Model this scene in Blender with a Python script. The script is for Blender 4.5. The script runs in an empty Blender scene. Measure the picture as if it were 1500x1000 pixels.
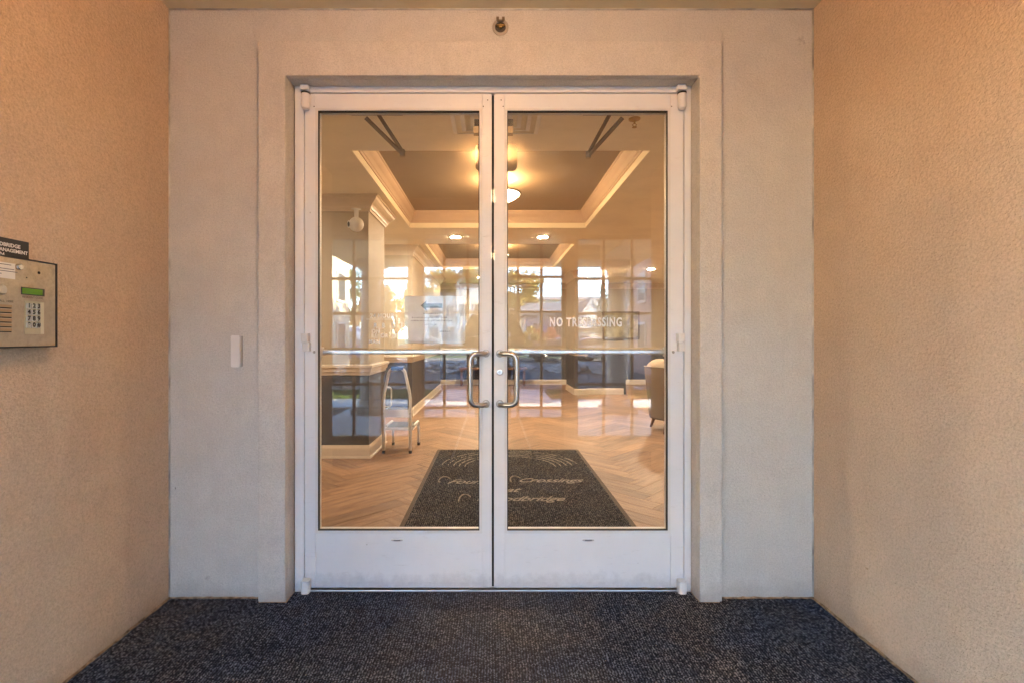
import bpy, bmesh, math, random
import numpy as np
from mathutils import Vector, Matrix
R = math.radians
random.seed(7)
rng = np.random.default_rng(7)
sc = bpy.context.scene
COL = sc.collection

# ------------------------------------------------------------------ camera, sky, sun, exposure
cam_d = bpy.data.cameras.new('camera')
cam_d.sensor_fit = 'HORIZONTAL'; cam_d.sensor_width = 36.0
cam_d.lens = 36.0 * 720 / 1500
cam_d.shift_x = 28 / 1500; cam_d.shift_y = -5 / 1500
cam_d.clip_start = 0.01; cam_d.clip_end = 1500
cam = bpy.data.objects.new('camera', cam_d); COL.objects.link(cam)
CY = -2.41; CZ = 1.24
cam.location = (0, CY, CZ); cam.rotation_euler = (R(90), 0, 0)
sc.camera = cam

world = bpy.data.worlds.new('World'); sc.world = world; world.use_nodes = True
wn = world.node_tree.nodes; wl = world.node_tree.links
sky = wn.new('ShaderNodeTexSky'); sky.sky_type = 'NISHITA'; sky.sun_disc = False
SUN_EL, SUN_AZ = 24.0, 80.0          # azimuth clockwise from +Y towards +X
sky.sun_elevation = R(SUN_EL); sky.sun_rotation = R(SUN_AZ)
sky.air_density = 0.85; sky.dust_density = 0.05; sky.ozone_density = 2.8
bg = wn['Background']; wl.new(sky.outputs[0], bg.inputs[0]); bg.inputs[1].default_value = 0.15
sun_d = bpy.data.lights.new('sun', 'SUN'); sun_d.energy = 4.0; sun_d.angle = R(0.5); sun_d.color = (1.0, 0.86, 0.66)
sun = bpy.data.objects.new('sun', sun_d); COL.objects.link(sun)
sd = Vector((math.sin(R(SUN_AZ)) * math.cos(R(SUN_EL)), math.cos(R(SUN_AZ)) * math.cos(R(SUN_EL)), math.sin(R(SUN_EL))))
sun.rotation_euler = sd.to_track_quat('Z', 'Y').to_euler()
sun.location = (10, 10, 20)
sc.view_settings.view_transform = 'Standard'; sc.view_settings.look = 'None'
sc.view_settings.gamma = 1.0; sc.view_settings.use_curve_mapping = False
sc.view_settings.exposure = 5.1
sc.render.engine = 'CYCLES'
sc.cycles.use_denoising = True
sc.cycles.max_bounces = 10; sc.cycles.diffuse_bounces = 6; sc.cycles.transparent_max_bounces = 24
sc.cycles.sample_clamp_indirect = 6.0
sc.cycles.caustics_reflective = False; sc.cycles.caustics_refractive = False

# ------------------------------------------------------------------ materials
MATS = {}
def new_mat(name):
    m = bpy.data.materials.new(name); m.use_nodes = True
    return m, m.node_tree.nodes, m.node_tree.links, m.node_tree.nodes['Principled BSDF']
def N(nodes, t, **kw):
    n = nodes.new(t)
    for k, v in kw.items(): setattr(n, k, v)
    return n
def coords(nodes): return nodes.new('ShaderNodeTexCoord').outputs['Object']
def noise(nodes, links, vec, scale, detail=3, rough=0.55):
    n = nodes.new('ShaderNodeTexNoise'); n.inputs['Scale'].default_value = scale
    n.inputs['Detail'].default_value = detail; n.inputs['Roughness'].default_value = rough
    links.new(vec, n.inputs['Vector']); return n.outputs['Fac']
def ramp(nodes, links, fac, stops):
    r = nodes.new('ShaderNodeValToRGB'); e = r.color_ramp.elements
    while len(e) < len(stops): e.new(0.5)
    for i, (p, c) in enumerate(stops):
        e[i].position = p; e[i].color = (*c, 1) if len(c) == 3 else c
    links.new(fac, r.inputs[0]); return r.outputs[0]
def mixc(nodes, links, fac, a, b, mode='MIX'):
    m = nodes.new('ShaderNodeMix'); m.data_type = 'RGBA'; m.blend_type = mode
    for sock, v in ((m.inputs[0], fac), (m.inputs[6], a), (m.inputs[7], b)):
        if isinstance(v, (int, float)): sock.default_value = v
        elif isinstance(v, tuple): sock.default_value = (*v[:3], 1)
        else: links.new(v, sock)
    return m.outputs[2]
def bump(nodes, links, h, strength, dist, normal=None):
    b = nodes.new('ShaderNodeBump'); b.inputs['Strength'].default_value = strength; b.inputs['Distance'].default_value = dist
    links.new(h, b.inputs['Height'])
    if normal is not None: links.new(normal, b.inputs['Normal'])
    return b.outputs[0]
def flat(name, col, rough=0.5, metal=0.0, var=0.06, scale=6, bmp=0.0, bscale=120, spec=0.5, emit=None, estr=0):
    if name in MATS: return MATS[name]
    m, n, l, p = new_mat(name)
    c = coords(n)
    f = noise(n, l, c, scale, 4)
    lo = tuple(max(0, x * (1 - var * 1.5)) for x in col); hi = tuple(min(1, x * (1 + var)) for x in col)
    l.new(ramp(n, l, f, [(0.3, lo), (0.7, hi)]), p.inputs['Base Color'])
    rr = n.new('ShaderNodeMapRange'); rr.inputs[3].default_value = max(0.02, rough - 0.05); rr.inputs[4].default_value = min(1, rough + 0.06)
    l.new(noise(n, l, c, scale * 3, 3), rr.inputs[0]); l.new(rr.outputs[0], p.inputs['Roughness'])
    p.inputs['Metallic'].default_value = metal; p.inputs['Specular IOR Level'].default_value = spec
    if bmp: l.new(bump(n, l, noise(n, l, c, bscale, 3), bmp, 0.002), p.inputs['Normal'])
    if emit: p.inputs['Emission Color'].default_value = (*emit, 1); p.inputs['Emission Strength'].default_value = estr
    MATS[name] = m; return m

def stucco(name, col, dirt, bscale=1.0, seed=0.0, bstr=0.75, spots=()):
    m, n, l, p = new_mat(name)
    tc = coords(n)
    mp = n.new('ShaderNodeMapping'); mp.inputs['Location'].default_value = (seed, seed * 1.7, seed * 0.6); l.new(tc, mp.inputs[0])
    c = mp.outputs[0]
    big = noise(n, l, c, 1.7, 5, 0.6)
    med = noise(n, l, c, 9, 4, 0.6)
    base = mixc(n, l, ramp(n, l, big, [(0.35, (0, 0, 0)), (0.7, (1, 1, 1))]), tuple(x * 0.93 for x in col), tuple(min(1, x * 1.05) for x in col))
    base = mixc(n, l, ramp(n, l, med, [(0.45, (0, 0, 0)), (0.8, (0.4, 0.4, 0.4))]), base, dirt)
    # grime that gathers in patches and drips
    mp2 = n.new('ShaderNodeMapping'); mp2.inputs['Scale'].default_value = (7, 7, 0.9); l.new(c, mp2.inputs[0])
    drip = noise(n, l, mp2.outputs[0], 1.6, 4, 0.65)
    base = mixc(n, l, ramp(n, l, drip, [(0.55, (0, 0, 0)), (0.85, (0.45, 0.45, 0.45))]), base, dirt)
    fine = noise(n, l, c, 210 * bscale, 3, 0.6)
    base = mixc(n, l, ramp(n, l, fine, [(0.30, (0.32, 0.32, 0.32)), (0.55, (0, 0, 0))]), base, tuple(x * 0.6 for x in col))  # fine pits darkened in the colour, like shade in the relief
    # trowel passes: broad, slightly darker and lighter arcs
    tw = N(n, 'ShaderNodeTexNoise'); tw.inputs['Scale'].default_value = 3.5; tw.inputs['Detail'].default_value = 6; tw.inputs['Roughness'].default_value = 0.7; tw.inputs['Distortion'].default_value = 1.8; l.new(c, tw.inputs['Vector'])
    base = mixc(n, l, ramp(n, l, tw.outputs['Fac'], [(0.44, (0.30, 0.30, 0.30)), (0.54, (0, 0, 0))]), base, tuple(x * 0.88 for x in col))
    # grain: relief shading put into the colour, dark pits and pale crests
    gr = noise(n, l, c, 130 * bscale, 4, 0.75)
    base = mixc(n, l, ramp(n, l, gr, [(0.36, (0.55, 0.55, 0.55)), (0.50, (0, 0, 0))]), base, tuple(x * 0.66 for x in col))
    base = mixc(n, l, ramp(n, l, gr, [(0.54, (0, 0, 0)), (0.68, (0.5, 0.5, 0.5))]), base, tuple(min(1, x * 1.16) for x in col))
    # dirt splashed up from the floor and single stains
    sz = n.new('ShaderNodeSeparateXYZ'); l.new(tc, sz.inputs[0])
    hz_ = N(n, 'ShaderNodeMath', operation='MULTIPLY_ADD'); hz_.inputs[1].default_value = 0.22; l.new(noise(n, l, c, 8, 5, 0.7), hz_.inputs[0]); l.new(sz.outputs[2], hz_.inputs[2])
    base = mixc(n, l, ramp(n, l, hz_.outputs[0], [(0.11, (0.45, 0.45, 0.45)), (0.20, (0, 0, 0))]), base, tuple(x * 0.7 for x in dirt))
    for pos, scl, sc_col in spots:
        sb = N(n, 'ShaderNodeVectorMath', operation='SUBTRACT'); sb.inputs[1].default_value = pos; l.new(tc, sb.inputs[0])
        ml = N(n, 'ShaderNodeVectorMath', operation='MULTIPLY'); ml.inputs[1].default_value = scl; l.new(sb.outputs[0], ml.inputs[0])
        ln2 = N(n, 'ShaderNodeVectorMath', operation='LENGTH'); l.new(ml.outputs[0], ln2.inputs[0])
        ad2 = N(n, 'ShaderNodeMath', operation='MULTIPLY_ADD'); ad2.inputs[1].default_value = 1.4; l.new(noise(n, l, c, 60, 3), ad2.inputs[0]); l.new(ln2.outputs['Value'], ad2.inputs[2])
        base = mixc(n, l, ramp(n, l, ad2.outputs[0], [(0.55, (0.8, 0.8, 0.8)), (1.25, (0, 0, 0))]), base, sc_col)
    l.new(base, p.inputs['Base Color']); p.inputs['Roughness'].default_value = 0.93; p.inputs['Specular IOR Level'].default_value = 0.2
    # knock-down texture: ridges of a worm-like noise plus grain
    ridge = N(n, 'ShaderNodeTexNoise'); ridge.inputs['Scale'].default_value = 95 * bscale; ridge.inputs['Detail'].default_value = 2
    ridge.inputs['Distortion'].default_value = 0.6; l.new(c, ridge.inputs['Vector'])
    b1 = bump(n, l, ridge.outputs['Fac'], bstr, 0.006)
    b2 = bump(n, l, noise(n, l, c, 320 * bscale, 2), 0.5, 0.002, b1)
    b3 = bump(n, l, noise(n, l, c, 6, 2), 0.25, 0.02, b2)
    l.new(b3, p.inputs['Normal'])
    return m
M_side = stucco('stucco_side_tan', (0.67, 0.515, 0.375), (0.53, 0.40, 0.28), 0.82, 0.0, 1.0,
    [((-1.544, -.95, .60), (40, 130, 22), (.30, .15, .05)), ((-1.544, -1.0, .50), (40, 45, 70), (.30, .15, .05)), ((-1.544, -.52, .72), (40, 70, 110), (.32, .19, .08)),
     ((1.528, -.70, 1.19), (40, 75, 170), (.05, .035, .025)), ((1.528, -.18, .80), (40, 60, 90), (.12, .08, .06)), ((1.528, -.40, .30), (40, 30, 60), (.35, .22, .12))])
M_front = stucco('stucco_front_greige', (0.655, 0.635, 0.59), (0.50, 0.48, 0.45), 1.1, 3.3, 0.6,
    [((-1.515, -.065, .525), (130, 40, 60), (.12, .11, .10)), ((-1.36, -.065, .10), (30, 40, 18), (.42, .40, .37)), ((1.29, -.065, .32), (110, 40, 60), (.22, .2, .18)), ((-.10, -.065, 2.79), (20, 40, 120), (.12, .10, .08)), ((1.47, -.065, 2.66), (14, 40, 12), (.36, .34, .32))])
M_trim = stucco('stucco_door_surround', (0.69, 0.66, 0.605), (0.47, 0.44, 0.40), 1.2, 8.3, 0.5)
M_soffit = flat('soffit_paint', (0.74, 0.66, 0.44), 0.8, var=0.05, scale=3, bmp=0.15, bscale=60)
def enamel():
    m, n, l, p = new_mat('white_enamel'); c = coords(n)
    b = ramp(n, l, noise(n, l, c, 3, 5, 0.7), [(0.3, (0.76, 0.78, 0.80)), (0.7, (0.82, 0.835, 0.85))])
    mp = n.new('ShaderNodeMapping'); mp.inputs['Scale'].default_value = (1, 1, 5); mp.inputs['Rotation'].default_value = (0, 0.3, 0); l.new(c, mp.inputs[0])
    b = mixc(n, l, ramp(n, l, noise(n, l, mp.outputs[0], 9, 6, 0.8), [(0.60, (0, 0, 0)), (0.74, (0.5, 0.5, 0.5))]), b, (0.50, 0.50, 0.49))
    v = N(n, 'ShaderNodeTexVoronoi'); v.inputs['Scale'].default_value = 7; l.new(c, v.inputs['Vector'])
    b = mixc(n, l, ramp(n, l, v.outputs['Distance'], [(0.02, (0.6, 0.6, 0.6)), (0.035, (0, 0, 0))]), b, (0.42, 0.42, 0.40))
    sz = n.new('ShaderNodeSeparateXYZ'); l.new(c, sz.inputs[0])
    h = N(n, 'ShaderNodeMath', operation='MULTIPLY_ADD'); h.inputs[1].default_value = 0.16; l.new(noise(n, l, c, 20, 5, 0.75), h.inputs[0]); l.new(sz.outputs[2], h.inputs[2])
    b = mixc(n, l, ramp(n, l, h.outputs[0], [(0.09, (0.5, 0.5, 0.5)), (0.16, (0, 0, 0))]), b, (0.40, 0.41, 0.43))
    l.new(b, p.inputs['Base Color']); p.inputs['Roughness'].default_value = 0.36
    rr = n.new('ShaderNodeMapRange'); rr.inputs[3].default_value = 0.28; rr.inputs[4].default_value = 0.5; l.new(noise(n, l, c, 12, 4), rr.inputs[0]); l.new(rr.outputs[0], p.inputs['Roughness'])
    l.new(bump(n, l, noise(n, l, c, 14, 2), 0.06, 0.004), p.inputs['Normal']); return m
M_white = enamel()
M_bead = flat('bead_enamel', (0.76, 0.76, 0.75), 0.42, var=0.04)
M_gasket = flat('black_gasket', (0.018, 0.017, 0.016), 0.6)
M_gap = flat('dark_gap', (0.012, 0.012, 0.012), 0.8)
M_steel = flat('brushed_steel', (0.50, 0.48, 0.45), 0.30, 1.0, var=0.06, scale=30)
M_alu = flat('satin_aluminium', (0.72, 0.71, 0.69), 0.34, 1.0, var=0.04, scale=12)
M_chrome = flat('chrome', (0.75, 0.75, 0.75), 0.12, 1.0)
M_bronze = flat('dark_bronze_metal', (0.22, 0.17, 0.12), 0.45, 0.6)
M_black = flat('black_plastic', (0.02, 0.02, 0.022), 0.5)
M_cream = flat('cream_gloss_trim', (0.64, 0.55, 0.44), 0.35, var=0.03)
M_crown = flat('crown_paint', (0.56, 0.43, 0.34), 0.5, var=0.03)
M_lceil = flat('lobby_ceiling_paint', (0.90, 0.84, 0.69), 0.75, var=0.03, scale=2, bmp=0.05)
M_ltray = flat('tray_panel_paint', (0.30, 0.235, 0.17), 0.6, var=0.03, scale=2)
M_lwall = flat('lobby_wall_paint', (0.44, 0.375, 0.285), 0.65, var=0.03, scale=2, bmp=0.05)
M_wains = flat('wainscot_paint', (0.060, 0.058, 0.064), 0.42, var=0.08, scale=2)
M_white_p = flat('white_plastic', (0.78, 0.77, 0.75), 0.35)
M_paper = flat('paper', (0.74, 0.72, 0.68), 0.8)
M_ink = flat('printed_ink', (0.04, 0.04, 0.045), 0.7)
M_cream_ink = flat('cream_pile_lettering', (0.28, 0.235, 0.175), 0.95, var=0.25, scale=60)
M_vinyl = flat('white_vinyl_lettering', (0.80, 0.80, 0.80), 0.5)
M_conc = flat('concrete', (0.47, 0.46, 0.45), 0.9, var=0.10, scale=1.4, bmp=0.3, bscale=60)
M_asphalt = flat('asphalt', (0.050, 0.052, 0.057), 0.85, var=0.25, scale=1.2, bmp=0.4, bscale=80)
M_mulch = flat('mulch', (0.06, 0.038, 0.026), 0.95, var=0.5, scale=14, bmp=0.8, bscale=40)
M_lawn = flat('lawn_soil', (0.07, 0.10, 0.03), 0.95, var=0.35, scale=2.5, bmp=0.5, bscale=40)
M_stone = flat('river_stone', (0.38, 0.37, 0.36), 0.85, var=0.3, scale=2)
M_line = flat('road_paint', (0.75, 0.75, 0.72), 0.7)
M_bark = flat('bark', (0.11, 0.08, 0.055), 0.95, var=0.35, scale=10, bmp=0.7, bscale=30)

def wood():
    m, n, l, p = new_mat('oak_plank')
    tc = n.new('ShaderNodeTexCoord'); oi = n.new('ShaderNodeObjectInfo'); gi = n.new('ShaderNodeNewGeometry')
    add = N(n, 'ShaderNodeMath', operation='ADD'); l.new(oi.outputs['Random'], add.inputs[0]); l.new(gi.outputs['Random Per Island'], add.inputs[1])
    fr = N(n, 'ShaderNodeMath', operation='FRACT'); l.new(add.outputs[0], fr.inputs[0])
    mul = N(n, 'ShaderNodeVectorMath', operation='SCALE'); mul.inputs[0].default_value = (13.1, 7.7, 3.3)
    m20 = N(n, 'ShaderNodeMath', operation='MULTIPLY'); m20.inputs[1].default_value = 17.0; l.new(fr.outputs[0], m20.inputs[0]); l.new(m20.outputs[0], mul.inputs['Scale'])
    uv = tc.outputs['UV']
    ad = N(n, 'ShaderNodeVectorMath', operation='ADD'); l.new(uv, ad.inputs[0]); l.new(mul.outputs[0], ad.inputs[1])
    mp = n.new('ShaderNodeMapping'); mp.inputs['Scale'].default_value = (1.3, 11, 1); l.new(ad.outputs[0], mp.inputs[0])
    g1 = noise(n, l, mp.outputs[0], 2.2, 6, 0.65)
    mp2 = n.new('ShaderNodeMapping'); mp2.inputs['Scale'].default_value = (3, 60, 1); l.new(ad.outputs[0], mp2.inputs[0])
    g2 = noise(n, l, mp2.outputs[0], 3.0, 3, 0.6)
    c1 = ramp(n, l, g1, [(0.32, (0.17, 0.09, 0.046)), (0.48, (0.33, 0.195, 0.110)), (0.68, (0.43, 0.275, 0.165))])
    c1 = mixc(n, l, ramp(n, l, g2, [(0.40, (0.5, 0.5, 0.5)), (0.6, (0, 0, 0))]), c1, (0.19, 0.10, 0.052))
    tone = ramp(n, l, fr.outputs[0], [(0.0, (0.66, 0.66, 0.67)), (0.5, (0.88, 0.87, 0.85)), (1.0, (1.06, 1.03, 0.99))])
    c1 = mixc(n, l, 1.0, c1, tone, 'MULTIPLY')
    l.new(c1, p.inputs['Base Color'])
    rr = n.new('ShaderNodeMapRange'); rr.inputs[3].default_value = 0.34; rr.inputs[4].default_value = 0.50
    l.new(g2, rr.inputs[0]); l.new(rr.outputs[0], p.inputs['Roughness'])
    l.new(bump(n, l, g2, 0.12, 0.001), p.inputs['Normal'])
    return m
M_wood = wood()
M_legwood = flat('chair_leg_wood', (0.16, 0.07, 0.03), 0.4)

def carpet(name, base, light, tint, rib, speck, tscale=1.6, tamt=0.6):
    m, n, l, p = new_mat(name)
    c = coords(n)
    sx = n.new('ShaderNodeSeparateXYZ'); l.new(c, sx.inputs[0])
    wob = noise(n, l, c, 24, 2)
    wv = N(n, 'ShaderNodeMath', operation='MULTIPLY_ADD'); wv.inputs[1].default_value = 0.006; l.new(wob, wv.inputs[0]); l.new(sx.outputs[0], wv.inputs[2])
    sc1 = N(n, 'ShaderNodeMath', operation='MULTIPLY'); sc1.inputs[1].default_value = rib; l.new(wv.outputs[0], sc1.inputs[0])
    s1 = N(n, 'ShaderNodeMath', operation='SINE'); l.new(sc1.outputs[0], s1.inputs[0])
    r1 = n.new('ShaderNodeMapRange'); r1.inputs[1].default_value = -1; l.new(s1.outputs[0], r1.inputs[0])
    v = N(n, 'ShaderNodeTexVoronoi'); v.inputs['Scale'].default_value = speck; v.feature = 'F1'
    mp = n.new('ShaderNodeMapping'); mp.inputs['Scale'].default_value = (1.0, 0.62, 1); l.new(c, mp.inputs[0]); l.new(mp.outputs[0], v.inputs['Vector'])
    sep = n.new('ShaderNodeSeparateColor'); l.new(v.outputs['Color'], sep.inputs[0])
    spk = ramp(n, l, sep.outputs[0], [(0.25, (0, 0, 0)), (0.60, (0.22, 0.22, 0.22)), (0.92, (0.95, 0.95, 0.95))])
    col = mixc(n, l, spk, base, light)
    col = mixc(n, l, ramp(n, l, noise(n, l, c, tscale, 4, 0.6), [(0.42, (0, 0, 0)), (0.72, (tamt, tamt, tamt))]), col, mixc(n, l, 1.0, col, tint, 'MULTIPLY'))
    dark = ramp(n, l, r1.outputs[0], [(0.0, (0.28, 0.28, 0.28)), (0.55, (1, 1, 1))])
    col = mixc(n, l, 0.75, col, mixc(n, l, 1.0, col, dark, 'MULTIPLY'))
    l.new(col, p.inputs['Base Color']); p.inputs['Roughness'].default_value = 1.0; p.inputs['Specular IOR Level'].default_value = 0.05
    b1 = bump(n, l, r1.outputs[0], 0.8, 0.004)
    b2 = bump(n, l, v.outputs['Distance'], 0.9, 0.006, b1)
    l.new(b2, p.inputs['Normal'])
    return m
def woven():
    m, n, l, p = new_mat('ribbed_carpet'); c = coords(n)
    wob = N(n, 'ShaderNodeTexNoise'); wob.inputs['Scale'].default_value = 14; wob.inputs['Detail'].default_value = 2; l.new(c, wob.inputs['Vector'])
    ws = N(n, 'ShaderNodeVectorMath', operation='SCALE'); ws.inputs['Scale'].default_value = 0.004; l.new(wob.outputs['Color'], ws.inputs[0])
    ad = N(n, 'ShaderNodeVectorMath', operation='ADD'); l.new(c, ad.inputs[0]); l.new(ws.outputs[0], ad.inputs[1])
    mu = N(n, 'ShaderNodeVectorMath', operation='MULTIPLY'); mu.inputs[1].default_value = (1 / 0.0055, 1 / 0.0058, 0); l.new(ad.outputs[0], mu.inputs[0])
    fl_ = N(n, 'ShaderNodeVectorMath', operation='FLOOR'); l.new(mu.outputs[0], fl_.inputs[0])
    wn_ = N(n, 'ShaderNodeTexWhiteNoise', noise_dimensions='3D'); l.new(fl_.outputs[0], wn_.inputs['Vector'])
    col = ramp(n, l, wn_.outputs['Value'], [(0.0, (0.014, 0.018, 0.027)), (0.40, (0.034, 0.042, 0.058)), (0.75, (0.085, 0.101, 0.130)), (1.0, (0.23, 0.255, 0.30))])
    mu2 = N(n, 'ShaderNodeVectorMath', operation='MULTIPLY'); mu2.inputs[1].default_value = (0.5, 1, 0); l.new(mu.outputs[0], mu2.inputs[0])
    fr_ = N(n, 'ShaderNodeVectorMath', operation='FRACTION'); l.new(mu2.outputs[0], fr_.inputs[0])
    sx = n.new('ShaderNodeSeparateXYZ'); l.new(fr_.outputs[0], sx.inputs[0])
    pp = N(n, 'ShaderNodeMath', operation='PINGPONG'); pp.inputs[1].default_value = 0.5; l.new(sx.outputs[0], pp.inputs[0])
    col = mixc(n, l, ramp(n, l, pp.outputs[0], [(0.04, (0.9, 0.9, 0.9)), (0.22, (0, 0, 0))]), col, (0.006, 0.007, 0.010))
    tint = ramp(n, l, noise(n, l, c, 1.6, 5, 0.65), [(0.36, (0.80, 0.93, 1.15)), (0.52, (1, 1, 1)), (0.66, (1.55, 1.28, 1.02))])
    col = mixc(n, l, 1.0, col, tint, 'MULTIPLY')
    # foot-worn, dusty path to the doors and lint
    s2 = n.new('ShaderNodeSeparateXYZ'); l.new(c, s2.inputs[0])
    ab = N(n, 'ShaderNodeMath', operation='ABSOLUTE'); l.new(s2.outputs[0], ab.inputs[0])
    pa = N(n, 'ShaderNodeMath', operation='MULTIPLY_ADD'); pa.inputs[1].default_value = 0.9; l.new(noise(n, l, c, 2.3, 4, 0.6), pa.inputs[0]); l.new(ab.outputs[0], pa.inputs[2])
    wear = ramp(n, l, pa.outputs[0], [(0.55, (0.16, 0.16, 0.16)), (1.15, (0, 0, 0))])
    col = mixc(n, l, wear, col, (0.20, 0.175, 0.145))
    vo = N(n, 'ShaderNodeTexVoronoi'); vo.inputs['Scale'].default_value = 17; l.new(c, vo.inputs['Vector'])
    col = mixc(n, l, ramp(n, l, vo.outputs['Distance'], [(0.035, (0.8, 0.8, 0.8)), (0.06, (0, 0, 0))]), col, (0.38, 0.36, 0.32))
    l.new(col, p.inputs['Base Color']); p.inputs['Roughness'].default_value = 1.0; p.inputs['Specular IOR Level'].default_value = 0.05
    l.new(bump(n, l, pp.outputs[0], 0.6, 0.003), p.inputs['Normal']); return m
M_carpet = woven()
M_mat = carpet('mat_pile', (0.030, 0.028, 0.028), (0.165, 0.15, 0.135), (1.35, 1.05, 0.75), 2 * math.pi / 0.014, 150, 2.2, 0.5)
M_matedge = flat('mat_rubber_edge', (0.065, 0.034, 0.012), 0.7)

def glass(name, f0, tint=(1, 1, 1)):
    m, n, l, p = new_mat(name); n.remove(p)
    tr = n.new('ShaderNodeBsdfTransparent'); tr.inputs[0].default_value = (*tint, 1)
    gl = n.new('ShaderNodeBsdfGlossy'); gl.inputs['Roughness'].default_value = 0.0; gl.inputs['Color'].default_value = (1, 1, 1, 1)
    lw = n.new('ShaderNodeLayerWeight'); lw.inputs[0].default_value = 0.5
    pw = N(n, 'ShaderNodeMath', operation='POWER'); pw.inputs[1].default_value = 5; l.new(lw.outputs['Facing'], pw.inputs[0])
    ma = N(n, 'ShaderNodeMath', operation='MULTIPLY_ADD'); ma.inputs[1].default_value = 1 - f0; ma.inputs[2].default_value = f0; l.new(pw.outputs[0], ma.inputs[0])
    mx = n.new('ShaderNodeMixShader'); l.new(ma.outputs[0], mx.inputs[0]); l.new(tr.outputs[0], mx.inputs[1]); l.new(gl.outputs[0], mx.inputs[2])
    if name == 'door_glass':
        c = coords(n); mp = n.new('ShaderNodeMapping'); mp.inputs['Rotation'].default_value = (0, 0.6, 0); mp.inputs['Scale'].default_value = (1.2, 1, 5); l.new(c, mp.inputs[0])
        df = n.new('ShaderNodeBsdfDiffuse'); df.inputs[0].default_value = (0.8, 0.8, 0.8, 1); m2 = n.new('ShaderNodeMixShader')
        l.new(ramp(n, l, noise(n, l, mp.outputs[0], 3.5, 7, 0.75), [(0.45, (0.004, 0.004, 0.004)), (0.75, (0.035, 0.035, 0.035))]), m2.inputs[0])
        l.new(mx.outputs[0], m2.inputs[1]); l.new(df.outputs[0], m2.inputs[2]); mx = m2
    l.new(mx.outputs[0], n['Material Output'].inputs[0]); return m
M_glass = glass('door_glass', 0.050, (0.985, 0.99, 0.985))
M_wglass = glass('window_glass', 0.03, (0.98, 0.99, 0.99))
M_dglass = flat('dark_window_glass', (0.05, 0.07, 0.09), 0.08, spec=0.8)
def emis(name, col, s):
    m, n, l, p = new_mat(name)
    p.inputs['Base Color'].default_value = (*[min(1, c) for c in col], 1)
    p.inputs['Emission Color'].default_value = (*col, 1); p.inputs['Emission Strength'].default_value = s
    # only the face side gives light
    return m
M_bulb = emis('lamp_glass_glow', (1.0, 0.70, 0.36), 1.2)
M_down = emis('downlight_glow', (1.0, 0.82, 0.60), 41.0)
M_entry = emis('entry_lamp_glow', (1.0, 0.52, 0.23), 16.5)
M_lcd = flat('green_screen', (0.07, 0.16, 0.012), 0.25, emit=(0.2, 0.55, 0.02), estr=0.004)

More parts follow.
